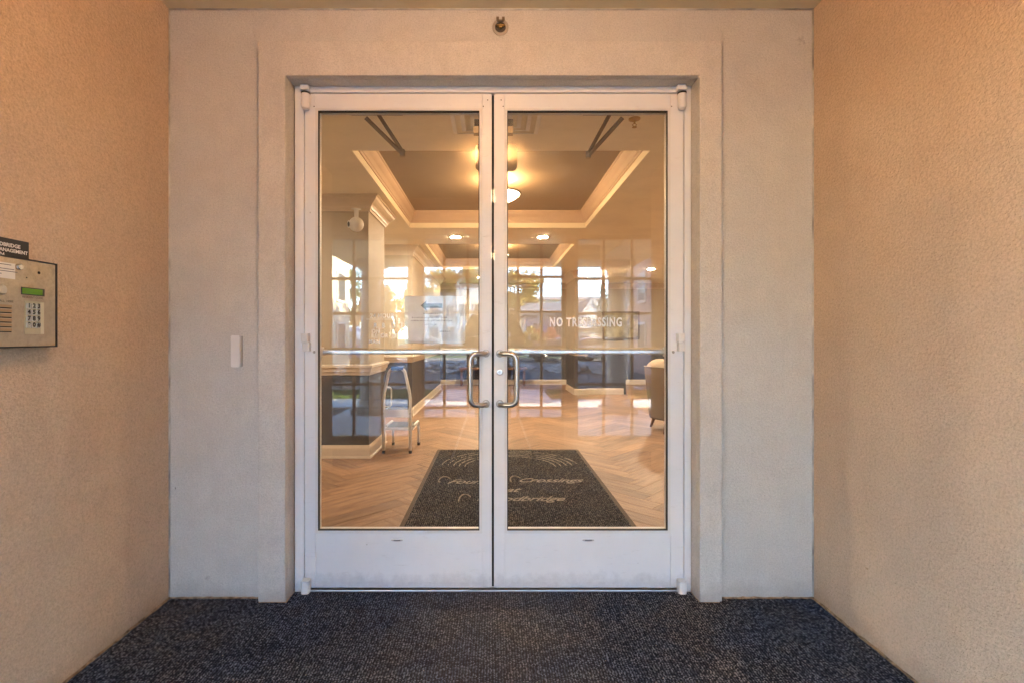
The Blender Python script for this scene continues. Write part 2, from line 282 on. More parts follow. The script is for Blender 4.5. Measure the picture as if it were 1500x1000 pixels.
# ------------------------------------------------------------------ mesh building
class MB:
    def __init__(s): s.v = []; s.f = []; s.smooth = []
    def box(s, x0, x1, y0, y1, z0, z1):
        if x0 > x1: x0, x1 = x1, x0
        if y0 > y1: y0, y1 = y1, y0
        if z0 > z1: z0, z1 = z1, z0
        b = len(s.v)
        s.v += [(x0, y0, z0), (x1, y0, z0), (x1, y1, z0), (x0, y1, z0), (x0, y0, z1), (x1, y0, z1), (x1, y1, z1), (x0, y1, z1)]
        for q in ((0, 3, 2, 1), (4, 5, 6, 7), (0, 1, 5, 4), (1, 2, 6, 5), (2, 3, 7, 6), (3, 0, 4, 7)): s.f.append(tuple(b + i for i in q)); s.smooth.append(False)
        return s
    def rbox(s, x0, x1, y0, y1, z0, z1, r, axis='y', k=5):
        """box with its four edges along AXIS rounded"""
        if x0 > x1: x0, x1 = x1, x0
        if y0 > y1: y0, y1 = y1, y0
        if z0 > z1: z0, z1 = z1, z0
        if axis == 'y': a0, a1, b0, b1, c0, c1 = x0, x1, z0, z1, y0, y1
        elif axis == 'z': a0, a1, b0, b1, c0, c1 = x0, x1, y0, y1, z0, z1
        else: a0, a1, b0, b1, c0, c1 = y0, y1, z0, z1, x0, x1
        pts = []
        for cx, cy, st in ((a1 - r, b1 - r, 0), (a0 + r, b1 - r, 90), (a0 + r, b0 + r, 180), (a1 - r, b0 + r, 270)):
            for i in range(k + 1):
                t = R(st + 90 * i / k); pts.append((cx + r * math.cos(t), cy + r * math.sin(t)))
        return s.prism(pts, c0, c1, axis)
    def prism(s, pts, c0, c1, axis='y'):
        b = len(s.v); n = len(pts)
        for c in (c0, c1):
            for a, q in pts:
                s.v.append((a, c, q) if axis == 'y' else (a, q, c) if axis == 'z' else (c, a, q))
        flip = axis == 'y'
        lo = tuple(b + i for i in range(n)); hi = tuple(b + n + i for i in range(n))
        if not flip: s.f += [lo[::-1], hi]
        else: s.f += [lo, hi[::-1]]
        s.smooth += [False, False]
        for i in range(n):
            j = (i + 1) % n; q = (b + i, b + j, b + n + j, b + n + i)
            s.f.append(q[::-1] if flip else q); s.smooth.append(False)
        return s
    def tube(s, pts, r, k=12, caps=True, smooth=True):
        pts = [Vector(p) for p in pts]; n = len(pts)
        rs = r if isinstance(r, (list, tuple)) else [r] * n
        b = len(s.v); up = None
        for i, p in enumerate(pts):
            d = (pts[min(i + 1, n - 1)] - pts[max(i - 1, 0)]).normalized()
            if up is None:
                up = d.orthogonal().normalized()
            up = (up - d * up.dot(d))
            up = up.normalized() if up.length > 1e-6 else d.orthogonal().normalized()
            w = d.cross(up)
            for j in range(k):
                t = 2 * math.pi * j / k
                s.v.append(tuple(p + (up * math.cos(t) + w * math.sin(t)) * rs[i]))
        for i in range(n - 1):
            for j in range(k):
                a = b + i * k + j; c = b + i * k + (j + 1) % k
                s.f.append((a, c, c + k, a + k)); s.smooth.append(smooth)
        if caps:
            s.f.append(tuple(b + j for j in range(k))[::-1]); s.f.append(tuple(b + (n - 1) * k + j for j in range(k))); s.smooth += [False, False]
        return s
    def lathe(s, prof, o=(0, 0, 0), axis='z', k=28, smooth=True, sgn=1):
        """prof: list of (radius, height)"""
        b = len(s.v); n = len(prof)
        for r, h in prof:
            for j in range(k):
                t = 2 * math.pi * j / k; a, c = r * math.cos(t), r * math.sin(t); h2 = h * sgn
                v = (a, c, h2) if axis == 'z' else (a, h2, c) if axis == 'y' else (h2, a, c)
                s.v.append((v[0] + o[0], v[1] + o[1], v[2] + o[2]))
        for i in range(n - 1):
            for j in range(k):
                a = b + i * k + j; c = b + i * k + (j + 1) % k
                s.f.append((a, c, c + k, a + k)); s.smooth.append(smooth)
        s.f.append(tuple(b + j for j in range(k))[::-1]); s.f.append(tuple(b + (n - 1) * k + j for j in range(k))); s.smooth += [False, False]
        return s
    def ball(s, c, r, k=18, m=10):
        rx, ry, rz = r if isinstance(r, tuple) else (r, r, r)
        prof = [(max(1e-4, math.sin(math.pi * i / m)), -math.cos(math.pi * i / m)) for i in range(m + 1)]
        b = len(s.v); s.lathe(prof, (0, 0, 0), 'z', k)
        for i in range(b, len(s.v)):
            v = s.v[i]; s.v[i] = (v[0] * rx + c[0], v[1] * ry + c[1], v[2] * rz + c[2])
        return s
    def sweep(s, prof, path, closed=False):
        """prof: (out, z) closed polygon; path: plan points; 'out' goes to the right-hand side of the path, mitred"""
        P = [Vector((p[0], p[1])) for p in path]; n = len(P); m = len(prof); b = len(s.v)
        for i in range(n):
            d1 = (P[i] - P[i - 1]).normalized() if (i > 0 or closed) else None
            d2 = (P[(i + 1) % n] - P[i]).normalized() if (i < n - 1 or closed) else None
            if d1 is None: d1 = d2
            if d2 is None: d2 = d1
            n1 = Vector((d1.y, -d1.x)); n2 = Vector((d2.y, -d2.x))
            mt = (n1 + n2); mt = mt / max(0.2, (1 + n1.dot(n2)))
            for o, z in prof: s.v.append((P[i].x + mt.x * o, P[i].y + mt.y * o, z))
        for i in range(n if closed else n - 1):
            a = b + i * m; c = b + ((i + 1) % n) * m
            for j in range(m):
                j2 = (j + 1) % m; s.f.append((a + j, a + j2, c + j2, c + j)); s.smooth.append(False)
        if not closed:
            s.f.append(tuple(b + j for j in range(m))[::-1]); s.f.append(tuple(b + (n - 1) * m + j for j in range(m))); s.smooth += [False, False]
        return s
    def mesh(s, name, mat, bev=0.0, seg=2, off=(0, 0, 0)):
        me = bpy.data.meshes.new(name)
        v = s.v if off == (0, 0, 0) else [(a - off[0], b - off[1], c - off[2]) for a, b, c in s.v]
        me.from_pydata(v, [], s.f); me.polygons.foreach_set('use_smooth', s.smooth)
        bm = bmesh.new(); bm.from_mesh(me); bmesh.ops.recalc_face_normals(bm, faces=bm.faces)
        if bev:
            es = [e for e in bm.edges if len(e.link_faces) == 2 and e.calc_face_angle(0) > R(35)]
            bmesh.ops.bevel(bm, geom=es, offset=bev, segments=seg, profile=0.6, affect='EDGES', clamp_overlap=True)
        bm.to_mesh(me); bm.free(); me.materials.append(mat)
        return me
def wloc(o):
    v = Vector((0, 0, 0))
    while o is not None: v += o.location; o = o.parent
    return v
def tag(o, label=None, cat=None, group=None, kind=None):
    if label: o['label'] = label
    if cat: o['category'] = cat
    if group: o['group'] = group
    if kind: o['kind'] = kind
    return o
def thing(name, label, cat, loc=(0, 0, 0), group=None):
    o = bpy.data.objects.new(name, None); o.empty_display_size = 0.1; COL.objects.link(o); o.location = loc
    return tag(o, label, cat, group)
def part(name, mb, mat, parent=None, bev=0.0, label=None, seg=2, kind=None):
    off = tuple(wloc(parent)) if parent else (0, 0, 0)
    me = mb if isinstance(mb, bpy.types.Mesh) else mb.mesh(name, mat, bev, seg, off)
    o = bpy.data.objects.new(name, me); COL.objects.link(o)
    if parent: o.parent = parent
    if label: o['label'] = label
    if kind: o['kind'] = kind
    return o
def struct(name, mb, mat, parent=None, bev=0.0):
    o = part(name, mb, mat, parent, bev)
    if parent is None: o['kind'] = 'structure'
    return o
def single(name, mb, mat, label, cat, group=None, bev=0.0):
    return tag(part(name, mb, mat, None, bev), label, cat, group)
def copy_thing(root, loc=None, rotz=None, label=None):
    def cp(o, par):
        c = o.copy(); COL.objects.link(c); c.parent = par
        for ch in list(kids.get(o.name, [])): cp(ch, c)
        return c
    kids = {}
    for o in list(bpy.data.objects):
        if o.parent: kids.setdefault(o.parent.name, []).append(o)
    r = cp(root, None)
    if loc is not None: r.location = loc
    if rotz is not None: r.rotation_euler = (0, 0, rotz)
    if label: r['label'] = label
    return r
def text_mesh(name, body, size, mat, origin, xdir, ydir, extrude=0.0004, align='CENTER', shear=0.0, bold=0.0, space=1.0, xs=1.0):
    cu = bpy.data.curves.new(name, 'FONT'); cu.body = body; cu.size = size; cu.extrude = extrude
    cu.align_x = align; cu.align_y = 'CENTER'; cu.shear = shear; cu.offset = bold; cu.space_character = space; cu.resolution_u = 3
    t = bpy.data.objects.new(name, cu); COL.objects.link(t)
    dg = bpy.context.evaluated_depsgraph_get(); dg.update()
    me = bpy.data.meshes.new_from_object(t.evaluated_get(dg)); bpy.data.objects.remove(t); bpy.data.curves.remove(cu)
    x = Vector(xdir).normalized() * xs; y = Vector(ydir).normalized(); z = Vector(xdir).normalized().cross(y)
    Mx = Matrix(((x.x, y.x, z.x, origin[0]), (x.y, y.y, z.y, origin[1]), (x.z, y.z, z.z, origin[2]), (0, 0, 0, 1)))
    me.transform(Mx); me.materials.clear(); me.materials.append(mat); me.name = name
    return me
def tpart(name, me, parent):
    me.transform(Matrix.Translation(-wloc(parent)))
    o = bpy.data.objects.new(name, me); COL.objects.link(o); o.parent = parent
    return o
def arc(c, r, a0, a1, n, plane='xz', const=0.0):
    out = []
    for i in range(n + 1):
        t = R(a0 + (a1 - a0) * i / n); a, b = c[0] + r * math.cos(t), c[1] + r * math.sin(t)
        out.append((a, const, b) if plane == 'xz' else (a, b, const) if plane == 'xy' else (const, a, b))
    return out
def bend(pts, r, n=5):
    """round the corners of a polyline"""
    P = [Vector(p) for p in pts]; out = [P[0]]
    for i in range(1, len(P) - 1):
        a = (P[i - 1] - P[i]); b = (P[i + 1] - P[i]); q = min(r, a.length / 2, b.length / 2)
        p0 = P[i] + a.normalized() * q; p1 = P[i] + b.normalized() * q
        for k in range(n + 1):
            t = k / n; out.append(p0 * (1 - t) ** 2 + P[i] * 2 * t * (1 - t) + p1 * t * t)
    out.append(P[-1]); return out

# ================================================================== ENTRY ALCOVE (setting)
WY = -0.065                       # face of the front wall
XL, XR = -1.544, 1.528
HC = 2.807
# front wall with the door opening cut out (three butted pieces in one slab outline)
def wall_with_opening(x0, x1, z1, ox0, ox1, oz1, y0, y1):
    mb = MB()
    o = [(x0, 0), (ox0, 0), (ox0, oz1), (ox1, oz1), (ox1, 0), (x1, 0), (x1, z1), (x0, z1)]
    b = 0
    mb.v = [(a, y0, z) for a, z in o] + [(a, y1, z) for a, z in o]
    quads = [(0, 1, 2, 7), (7, 2, 3, 6), (3, 4, 5, 6)]
    for q in quads: mb.f.append(q); mb.f.append(tuple(8 + i for i in q[::-1]))
    for i in range(8):
        j = (i + 1) % 8; mb.f.append((j, i, 8 + i, 8 + j))
    mb.smooth = [False] * len(mb.f); return mb
wf = struct('wall_front', wall_with_opening(-5.2, 6.2, 3.1, -0.985, 0.985, 2.486, WY, 0.10), M_front)
wf.location.z = 0.0
# raised surround
part('door_surround', wall_with_opening(-1.104, 1.077, 2.636, -0.975, 0.972, 2.472, -0.102, WY - 0.0005), M_trim, wf, 0.006)
# reveal lining behind the surround
rl = MB().box(-0.985, -0.9755, WY, 0.0, 0, 2.476).box(0.9725, 0.985, WY, 0.0, 0, 2.476).box(-0.9755, 0.9725, WY, 0.0, 2.4725, 2.486)
part('reveal', rl, M_trim, wf)
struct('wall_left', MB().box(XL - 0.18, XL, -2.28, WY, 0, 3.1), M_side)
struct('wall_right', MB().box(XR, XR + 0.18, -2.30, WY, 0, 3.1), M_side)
# caulk bead in the two corners and under the soffit
part('caulk_bead', MB().tube([(XL + 0.002, WY - 0.002, 0.01), (XL + 0.0022, WY - 0.002, 1.4), (XL + 0.002, WY - 0.002, HC)], 0.0042, 6)
     .tube([(XR - 0.002, WY - 0.002, 0.01), (XR - 0.002, WY - 0.002, HC)], 0.0042, 6)
     .tube([(XL + 0.002, WY - 0.002, HC - 0.002), (-0.6, WY - 0.0025, HC - 0.0015), (0.5, WY - 0.002, HC - 0.002), (XR - 0.002, WY - 0.002, HC - 0.002)], 0.0045, 6), flat('caulk', (0.55, 0.54, 0.50), 0.6, var=0.3, scale=9), wf)
struct('ceiling', MB().box(-5.75, 5.75, -3.06, WY, HC, HC + 0.12), M_soffit)
# wider vestibule behind the camera
vp = MB().box(XL - 4.2, XL - 0.18, -2.28, -2.10, 0, 3.1).box(XR + 0.18, XR + 4.2, -2.30, -2.10, 0, 3.1)
struct('wall_vestibule_back', vp, M_side)
struct('wall_vestibule_side', MB().box(-5.74, -5.56, -3.18, -2.28, 0, 3.1).box(5.55, 5.73, -3.18, -2.30, 0, 3.1), M_side)
fy0, fy1 = -3.20, -3.06
fw = MB()
for sg in (-1, 1):
    fw.box(sg * 0.80, sg * 0.94, fy0, fy1, 0, HC)            # pilaster beside the bay
    fw.box(sg * 0.94, sg * 5.40, fy0, fy1, 2.40, HC)          # above the window
    fw.box(sg * 0.94, sg * 5.40, fy0, fy1, 0, 0.09)           # low sill wall
    fw.box(sg * 5.40, sg * 5.56, fy0, fy1, 0, HC)
fw.box(-0.80, 0.80, fy0, fy1, 2.40, HC)
struct('wall_facade', fw, M_side)

# carpet: a slab with a slightly ragged edge and a gap to the stucco
def carpet_slab():
    bm = bmesh.new()
    pts = []
    def run(a, b, n, j):
        for i in range(n):
            t = i / n; pts.append((a[0] + (b[0] - a[0]) * t + random.uniform(-j, j), a[1] + (b[1] - a[1]) * t + random.uniform(-j, j)))
    run((-1.53, -2.29), (-1.53, -0.085), 90, 0.002)
    run((-1.53, -0.080), (-1.098, -0.078), 40, 0.0022)
    run((-1.098, -0.113), (-0.985, -0.113), 12, 0.002)
    run((-0.966, -0.113), (-0.966, -0.018), 12, 0.0015)
    run((-0.966, -0.016), (0.964, -0.016), 20, 0.0008)
    run((0.964, -0.018), (0.964, -0.113), 12, 0.0015)
    run((0.985, -0.113), (1.071, -0.113), 12, 0.002)
    run((1.071, -0.080), (1.514, -0.080), 40, 0.0022)
    run((1.514, -0.085), (1.514, -2.31), 90, 0.002)
    run((5.54, -2.31), (5.54, -3.055), 4, 0);
    run((-5.55, -3.055), (-5.55, -2.29), 4, 0)
    vs = [bm.verts.new((x, y, 0.0)) for x, y in pts]
    f = bm.faces.new(vs)
    r = bmesh.ops.extrude_face_region(bm, geom=[f])
    for g in r['geom']:
        if isinstance(g, bmesh.types.BMVert): g.co.z = 0.006
    bmesh.ops.triangulate(bm, faces=bm.faces)
    bmesh.ops.recalc_face_normals(bm, faces=bm.faces)
    me = bpy.data.meshes.new('carpet'); bm.to_mesh(me); bm.free(); me.materials.append(M_carpet); return me
struct('floor_slab', MB().box(-5.75, 5.75, -3.20, 0.05, -0.15, 0.0), flat('slab_grit', (0.55, 0.40, 0.26), 0.9, var=0.3, scale=30))
def ragged(a, b, n, r):
    return [(a[0] + (b[0] - a[0]) * i / n + random.uniform(-.0015, .0015), a[1] + (b[1] - a[1]) * i / n + random.uniform(-.001, .001), 0.004 + random.uniform(-.002, .003)) for i in range(n + 1)]
gj = MB()
for a, b, n in (((XL + .004, -2.28), (XL + .004, -.07), 70), ((XR - .004, -2.30), (XR - .004, -.07), 70), ((XL, WY - .003), (-1.11, WY - .003), 24), ((1.08, WY - .003), (XR, WY - .003), 24)):
    gj.tube(ragged(a, b, n, 0), 0.0050, 6)
part('joint_filler', gj, flat('gritty_joint', (0.36, 0.25, 0.15), 0.9, var=0.45, scale=40), wf)
c_ = part('carpet_floor', carpet_slab(), M_carpet); c_['kind'] = 'structure'

# ================================================================== DOOR FRAME AND LEAVES
fr = thing('door_frame', 'white metal frame around the pair of glass doors, with threshold', 'door frame', (0, 0, 0))
part('jamb', MB().box(-0.9705, -0.925, -0.004, 0.09, 0, 2.471), M_white, fr, 0.003)
part('jamb', MB().box(0.938, 0.9705, -0.004, 0.09, 0, 2.471), M_white, fr, 0.003)
part('head', MB().box(-0.9245, 0.9375, -0.003, 0.09, 2.441, 2.471), M_white, fr, 0.003)
part('stop', MB().box(-0.9245, 0.9375, 0.045, 0.085, 2.425, 2.4405).box(-0.9245, -0.905, 0.0455, 0.085, 0.02, 2.4245).box(0.918, 0.9375, 0.0455, 0.085, 0.02, 2.4245), M_gap, fr)
part('threshold', MB().box(-0.9245, 0.9375, -0.012, 0.09, 0.0005, 0.011), M_alu, fr, 0.002)
part('pivot_bracket', MB().box(-0.935, -0.893, -0.03, -0.0035, 2.442, 2.468), M_white, fr, 0.004)
part('pivot_bracket', MB().box(0.896, 0.938, -0.03, -0.0035, 2.442, 2.468), M_white, fr, 0.004)

def leaf(side):
    L = side < 0
    label = ('left white framed glass door with five faint lines of lettering' if L else 'right white framed glass door reading NO TRESPASSING, with key cylinder')
    x0, x1 = (-0.9225, -0.0055) if L else (0.0055, 0.9345)
    t = thing('glass_door', label, 'door', ((x0 if L else x1), 0.02, 0.014))
    g0, g1 = (-0.8705, -0.0525) if L else (0.0565, 0.8705)
    zb, zt, gb, gt = 0.018, 2.436, 0.2855, 2.3655
    hs = MB().box(x0, g0, 0, 0.044, zb, zt) if L else MB().box(g1, x1, 0, 0.044, zb, zt)
    ls = MB().box(g1, x1, 0, 0.044, zb, zt) if L else MB().box(x0, g0, 0, 0.044, zb, zt)
    part('hinge_stile', hs, M_white, t, 0.0025); lock = part('lock_stile', ls, M_white, t, 0.0025)
    part('top_rail', MB().box(g0 + 0.0006, g1 - 0.0006, 0.0006, 0.0434, gt, zt), M_white, t, 0.001)
    kp = part('bottom_rail', MB().box(g0 + 0.0006, g1 - 0.0006, 0.0006, 0.0434, zb, gb), M_white, t, 0.001)
    # glazing bead: a stepped frame set in from the rails
    b = 0.0135
    bd = MB().box(g0, g1, -0.004, 0.012, gt - b, gt).box(g0, g1, -0.004, 0.012, gb, gb + b).box(g0, g0 + b, -0.004, 0.012, gb + b, gt - b).box(g1 - b, g1, -0.004, 0.012, gb + b, gt - b)
    part('glazing_bead', bd, M_bead, t, 0.0015)
    q = b + 0.004
    gk = MB().box(g0 + b, g1 - b, -0.001, 0.014, gt - q, gt - b).box(g0 + b, g1 - b, -0.001, 0.014, gb + b, gb + q).box(g0 + b, g0 + q, -0.001, 0.014, gb + q, gt - q).box(g1 - q, g1 - b, -0.001, 0.014, gb + q, gt - q)
    part('gasket', gk, M_gasket, t)
    ib = MB().box(g0, g1, 0.024, 0.046, gt - 0.014, gt).box(g0, g1, 0.024, 0.046, gb, gb + 0.014).box(g0, g0 + 0.014, 0.024, 0.046, gb, gt).box(g1 - 0.014, g1, 0.024, 0.046, gb, gt)
    part('inner_bead', ib, M_bead, t)
    part('glass_pane', MB().box(g0 + 0.006, g1 - 0.006, 0.016, 0.022, gb + 0.006, gt - 0.006), M_glass, t)
    # pull handle: bent steel tube standing off the lock stile
    mx = -0.034 if L else 0.034
    ax = -0.108 if L else 0.114
    zt_, zb_ = 1.166, 0.920
    P = [(mx, 0.0, zt_), (mx, -0.050, zt_), (ax, -0.062, zt_ - 0.002), (ax, -0.064, zt_ - 0.03), (ax, -0.064, zb_ + 0.03), (ax, -0.062, zb_ + 0.002), (mx, -0.050, zb_), (mx, 0.0, zb_)]
    P = [(mx, 0.0, zt_), (mx, -0.046, zt_), (ax, -0.066, zt_), (ax, -0.066, zb_), (mx, -0.046, zb_), (mx, 0.0, zb_)]
    h = part('pull_handle', MB().tube(bend(P, 0.045, 7), 0.0125, 16), M_steel, t)
    part('rose', MB().lathe([(0.019, 0), (0.019, -0.005), (0.0165, -0.007)], (mx, 0, zt_), 'y').lathe([(0.019, 0), (0.019, -0.005), (0.0165, -0.007)], (mx, 0, zb_), 'y'), M_steel, h)
    # push bar behind the glass
    pb = part('push_bar', MB().rbox(g0 + 0.012, g1 - 0.006, 0.072, 0.094, 1.158, 1.184, 0.008, 'x'), M_alu, t)
    part('bar_end', MB().box(g0 - 0.03, g0 + 0.012, 0.044, 0.096, 1.148, 1.194).box(g1 - 0.006, g1 + 0.036, 0.044, 0.096, 1.148, 1.194), M_alu, pb, 0.004)
    # latch housing at top of lock stile, seen through the glass corner
    lx = (g1 - 0.045, g1 + 0.005) if L else (g0 - 0.005, g0 + 0.045)
    lh = part('top_latch', MB().box(lx[0], lx[1], 0.046, 0.085, 2.262, 2.298), flat('latch_tan', (0.35, 0.27, 0.17), 0.4, 0.5), t, 0.003)
    part('latch_roller', MB().box(lx[0] + 0.004, lx[1], 0.048, 0.083, 2.2985, 2.334), M_black, lh, 0.002)
    # pivots at top, middle, bottom
    hx = -0.909 if L else 0.918
    for k, (z0, z1, nm) in enumerate(((2.350, 2.4395, 'top_pivot'), (1.176, 1.262, 'centre_hinge'), (0.006, 0.066, 'bottom_pivot'))):
        m = MB()
        if k == 0:
            m.lathe([(0.016, z0), (0.0205, z0 + 0.010), (0.0205, z1 - 0.016), (0.020, z1 - 0.012)], (hx, -0.024, 0), 'z', 20)
            m.box(hx - 0.006, hx + 0.006, -0.02, 0.0, z0 + 0.01, z1 - 0.016)
        elif k == 1:
            m.rbox(hx - 0.017, hx + 0.019 if L else hx + 0.015, -0.030, 0.0, z0, 1.218, 0.007, 'z').rbox(hx - 0.022, hx + 0.014, -0.034, 0.0, 1.2205, z1, 0.007, 'z')
        else:
            m.rbox(hx - 0.020, hx + 0.020, -0.042, 0.002, z0, z1, 0.012, 'z', 6)
        pv = part(nm, m, M_white_p, t, 0.0012)
        if k == 0: part('pivot_ring', MB().lathe([(0.0212, z1 - 0.018), (0.0212, z1 - 0.010)], (hx, -0.024, 0), 'z', 20), M_gap, pv)
        if k == 1:
            sx = hx + (0.034 if L else -0.034)
            part('screw_cap', MB().lathe([(0.0065, 0.001), (0.0065, -0.006), (0.003, -0.0095)], (sx, 0, 1.172), 'y', 14), M_steel, pv)
    # manufacturer's oval badge on the kick rail
    bx = -0.470 if L else 0.468
    badge = MB().ball((bx, 0.0006, 0.2515), (0.030, 0.0022, 0.0062), 24, 8)
    bo = part('badge', badge, M_steel, t)
    part('badge_mark', MB().box(bx - 0.016, bx + 0.016, -0.0022, -0.0006, 0.250, 0.253), M_ink, bo)
    # corner screws and joint lines
    sc_ = MB()
    for sx, sz in ((g0 - 0.006, gt + 0.008), (g1 + 0.006, gt + 0.008), (x1 - 0.02 if L else x0 + 0.035, 2.405)):
        sc_.lathe([(0.0028, 0.0003), (0.0028, -0.0012)], (sx, 0, sz), 'y', 8)
    part('screw', sc_, M_gap, t, kind='stuff')
    # closer arms behind the top rail
    ca = MB()
    apex = (-0.488, 0.245, 2.232) if L else (0.515, 0.245, 2.222)
    pa = (-0.655, 0.12, 2.372) if L else (0.668, 0.12, 2.372)
    pb_ = (-0.59, 0.075, 2.385) if L else (0.600, 0.075, 2.385)
    def bar(m, a, b, w, th):
        a, b = Vector(a), Vector(b); d = (b - a).normalized(); s_ = d.cross(Vector((0, 0, 1))).normalized(); u = s_.cross(d)
        i0 = len(m.v)
        for p in (a, b):
            for i, j in ((-1, -1), (1, -1), (1, 1), (-1, 1)): m.v.append(tuple(p + s_ * w * i + u * th * j))
        for f in ((0, 1, 2, 3), (7, 6, 5, 4), (0, 4, 5, 1), (1, 5, 6, 2), (2, 6, 7, 3), (3, 7, 4, 0)): m.f.append(tuple(i0 + k for k in f)); m.smooth.append(False)
    bar(ca, pa, apex, 0.013, 0.0045); bar(ca, pb_, (apex[0], apex[1], apex[2] + 0.012), 0.009, 0.004)
    ca.lathe([(0.014, -0.014), (0.014, 0.02), (0.008, 0.026)], apex, 'z', 14)
    part('closer_arm', ca, M_bronze, t)
    part('door_closer', MB().rbox(*( (-0.72, -0.46) if L else (0.46, 0.72)), 0.047, 0.105, 2.372, 2.425, 0.012, 'x'), M_bronze, t)
    if not L:
        lc = part('lock_cylinder', MB().lathe([(0.0165, 0.002), (0.0165, -0.004), (0.013, -0.006)], (0.034, 0, 1.075), 'y', 24), M_alu, t)
        part('key_plug', MB().lathe([(0.007, -0.004), (0.007, -0.008)], (0.034, 0, 1.075), 'y', 16).box(0.0333, 0.0347, -0.0088, -0.007, 1.069, 1.081), M_steel, lc)
        o = tpart('lettering', text_mesh('lettering', 'NO TRESPASSING', 0.060, M_vinyl, (0.458, 0.0152, 1.316), (1, 0, 0), (0, 0, 1), 0.0002, bold=0.0022, xs=0.66, space=1.18), t)
    else:
        rows = [('24 HOUR', -0.547, 1.348, 0.030), ('R  B   U  E', -0.515, 1.300, 0.034), ('ON', -0.578, 1.272, 0.028), ('RE  OR  ET', -0.535, 1.250, 0.028), ('MAN', -0.585, 1.222, 0.028)]
        for txt, px, pz, s_ in rows:
            tpart('lettering', text_mesh('lettering', txt, s_, M_vinyl, (px, 0.0152, pz), (1, 0, 0), (0, 0, 1), 0.0002, bold=0.0006, xs=0.85, space=1.15), t)
        tpart('lettering', MB().box(-0.625, -0.505, 0.0148, 0.0154, 1.331, 1.3325).mesh('lettering', M_vinyl), t)
    return t
leaf(-1); leaf(1)
part('seam_strip', MB().box(-0.0052, 0.0052, 0.014, 0.040, 0.018, 2.436), M_gap, bpy.data.objects['glass_door'])  # dark strip added in the seam to keep lobby light from showing
# paper notice in a plastic sleeve on the inside of the left pane
m_sleeve, n_, l_, p_ = new_mat('clear_sleeve')
tr = n_.new('ShaderNodeBsdfTransparent'); mx = n_.new('ShaderNodeMixShader'); mx.inputs[0].default_value = 0.78
l_.new(tr.outputs[0], mx.inputs[1]); l_.new(p_.outputs[0], mx.inputs[2]); l_.new(mx.outputs[0], n_['Material Output'].inputs[0])
cc = coords(n_); l_.new(ramp(n_, l_, noise(n_, l_, cc, 22, 4), [(0.3, (0.80, 0.79, 0.78)), (0.62, (0.88, 0.88, 0.88)), (0.75, (0.95, 0.95, 0.95))]), p_.inputs['Base Color']); p_.inputs['Roughness'].default_value = 0.3
ps = thing('paper_sign', 'translucent plastic sheet with a left arrow and faint small print taped inside left door glass', 'sign', (-0.286, 0.0225, 1.30))
part('sleeve', MB().rbox(-0.437, -0.137, 0.0232, 0.0240, 1.214, 1.446, 0.012, 'y'), m_sleeve, ps)
part('sleeve_edge', MB().box(-0.434, -0.140, 0.0223, 0.0231, 1.216, 1.222).box(-0.437, -0.433, 0.0223, 0.0231, 1.224, 1.33).box(-0.141, -0.137, 0.0223, 0.0231, 1.224, 1.43).box(-0.43, -0.15, 0.0223, 0.0231, 1.441, 1.444), M_paper, ps)
arr = MB().prism([(-0.358, 1.400), (-0.328, 1.424), (-0.332, 1.410), (-0.250, 1.410), (-0.250, 1.388), (-0.332, 1.388), (-0.328, 1.374)], 0.0224, 0.0231, 'y')
part('arrow', arr, flat('arrow_grey', (0.16, 0.18, 0.18), 0.6), ps)
pr = MB()
for z, a, b in ((1.358, -0.345, -0.245), (1.338, -0.400, -0.225), (1.322, -0.405, -0.200), (1.304, -0.335, -0.275), (1.270, -0.262, -0.215)):
    x = a
    while x < b:
        w = random.uniform(0.002, 0.006); hh = random.uniform(0.004, 0.008)
        pr.box(x, x + w, 0.0226, 0.0231, z, z + hh * 0.55); pr.box(x, x + 0.0012, 0.0226, 0.0231, z + hh * 0.55, z + hh); x += w + random.uniform(0.0015, 0.006)
part('small_print', pr, flat('faded_ink', (0.16, 0.16, 0.17), 0.7), ps, kind='stuff')

# ------------------------------------------------------------------ things fixed to the alcove walls
cr = thing('entry_sensor', 'slim white upright sensor box fixed to grey wall left of the doors', 'sensor', (-1.216, WY, 1.105))
part('housing', MB().rbox(-1.240, -1.197, WY - 0.022, WY - 0.004, 1.103, 1.252, 0.007, 'y'), M_white_p, cr, 0.002)
part('shadow_backing', MB().box(-1.236, -1.193, WY - 0.004, WY, 1.106, 1.249), flat('sensor_shadow_plate', (0.35, 0.33, 0.30), 0.6), cr)  # darker plate set off to one side, drawn as the box's shadow
part('lens', MB().lathe([(0.0045, 0), (0.0045, -0.001)], (-1.219, WY - 0.022, 1.228), 'y', 12), M_bead, cr)

spk = thing('wall_sprinkler', 'round brass and grey sidewall sprinkler above the doors', 'sprinkler', (0.036, WY, 2.722))
def ring(m, c, ro, ri, y0, y1, k=32):
    b = len(m.v)
    for r, y in ((ro, y0), (ro, y1), (ri, y1), (ri, y0)):
        for j in range(k):
            t = 2 * math.pi * j / k; m.v.append((c[0] + r * math.cos(t), y, c[1] + r * math.sin(t)))
    for i in range(4):
        for j in range(k):
            a = b + i * k + j; c2 = b + i * k + (j + 1) % k; d = b + ((i + 1) % 4) * k
            m.f.append((a, c2, d + (j + 1) % k, d + j)); m.smooth.append(i in (0, 2))
m = MB(); ring(m, (0.036, 2.718), 0.039, 0.026, WY - 0.006, WY - 0.0003); part('escutcheon', m, flat('aged_grey_metal', (0.42, 0.39, 0.34), 0.4, 0.6), spk, 0.001)
part('cup', MB().lathe([(0.0255, 0.0), (0.0255, -0.003)], (0.036, WY, 2.718), 'y'), flat('cup_dark', (0.07, 0.055, 0.04), 0.5), spk)
m = MB().tube([(0.036, WY, 2.718), (0.036, WY - 0.020, 2.716)], 0.008, 12)
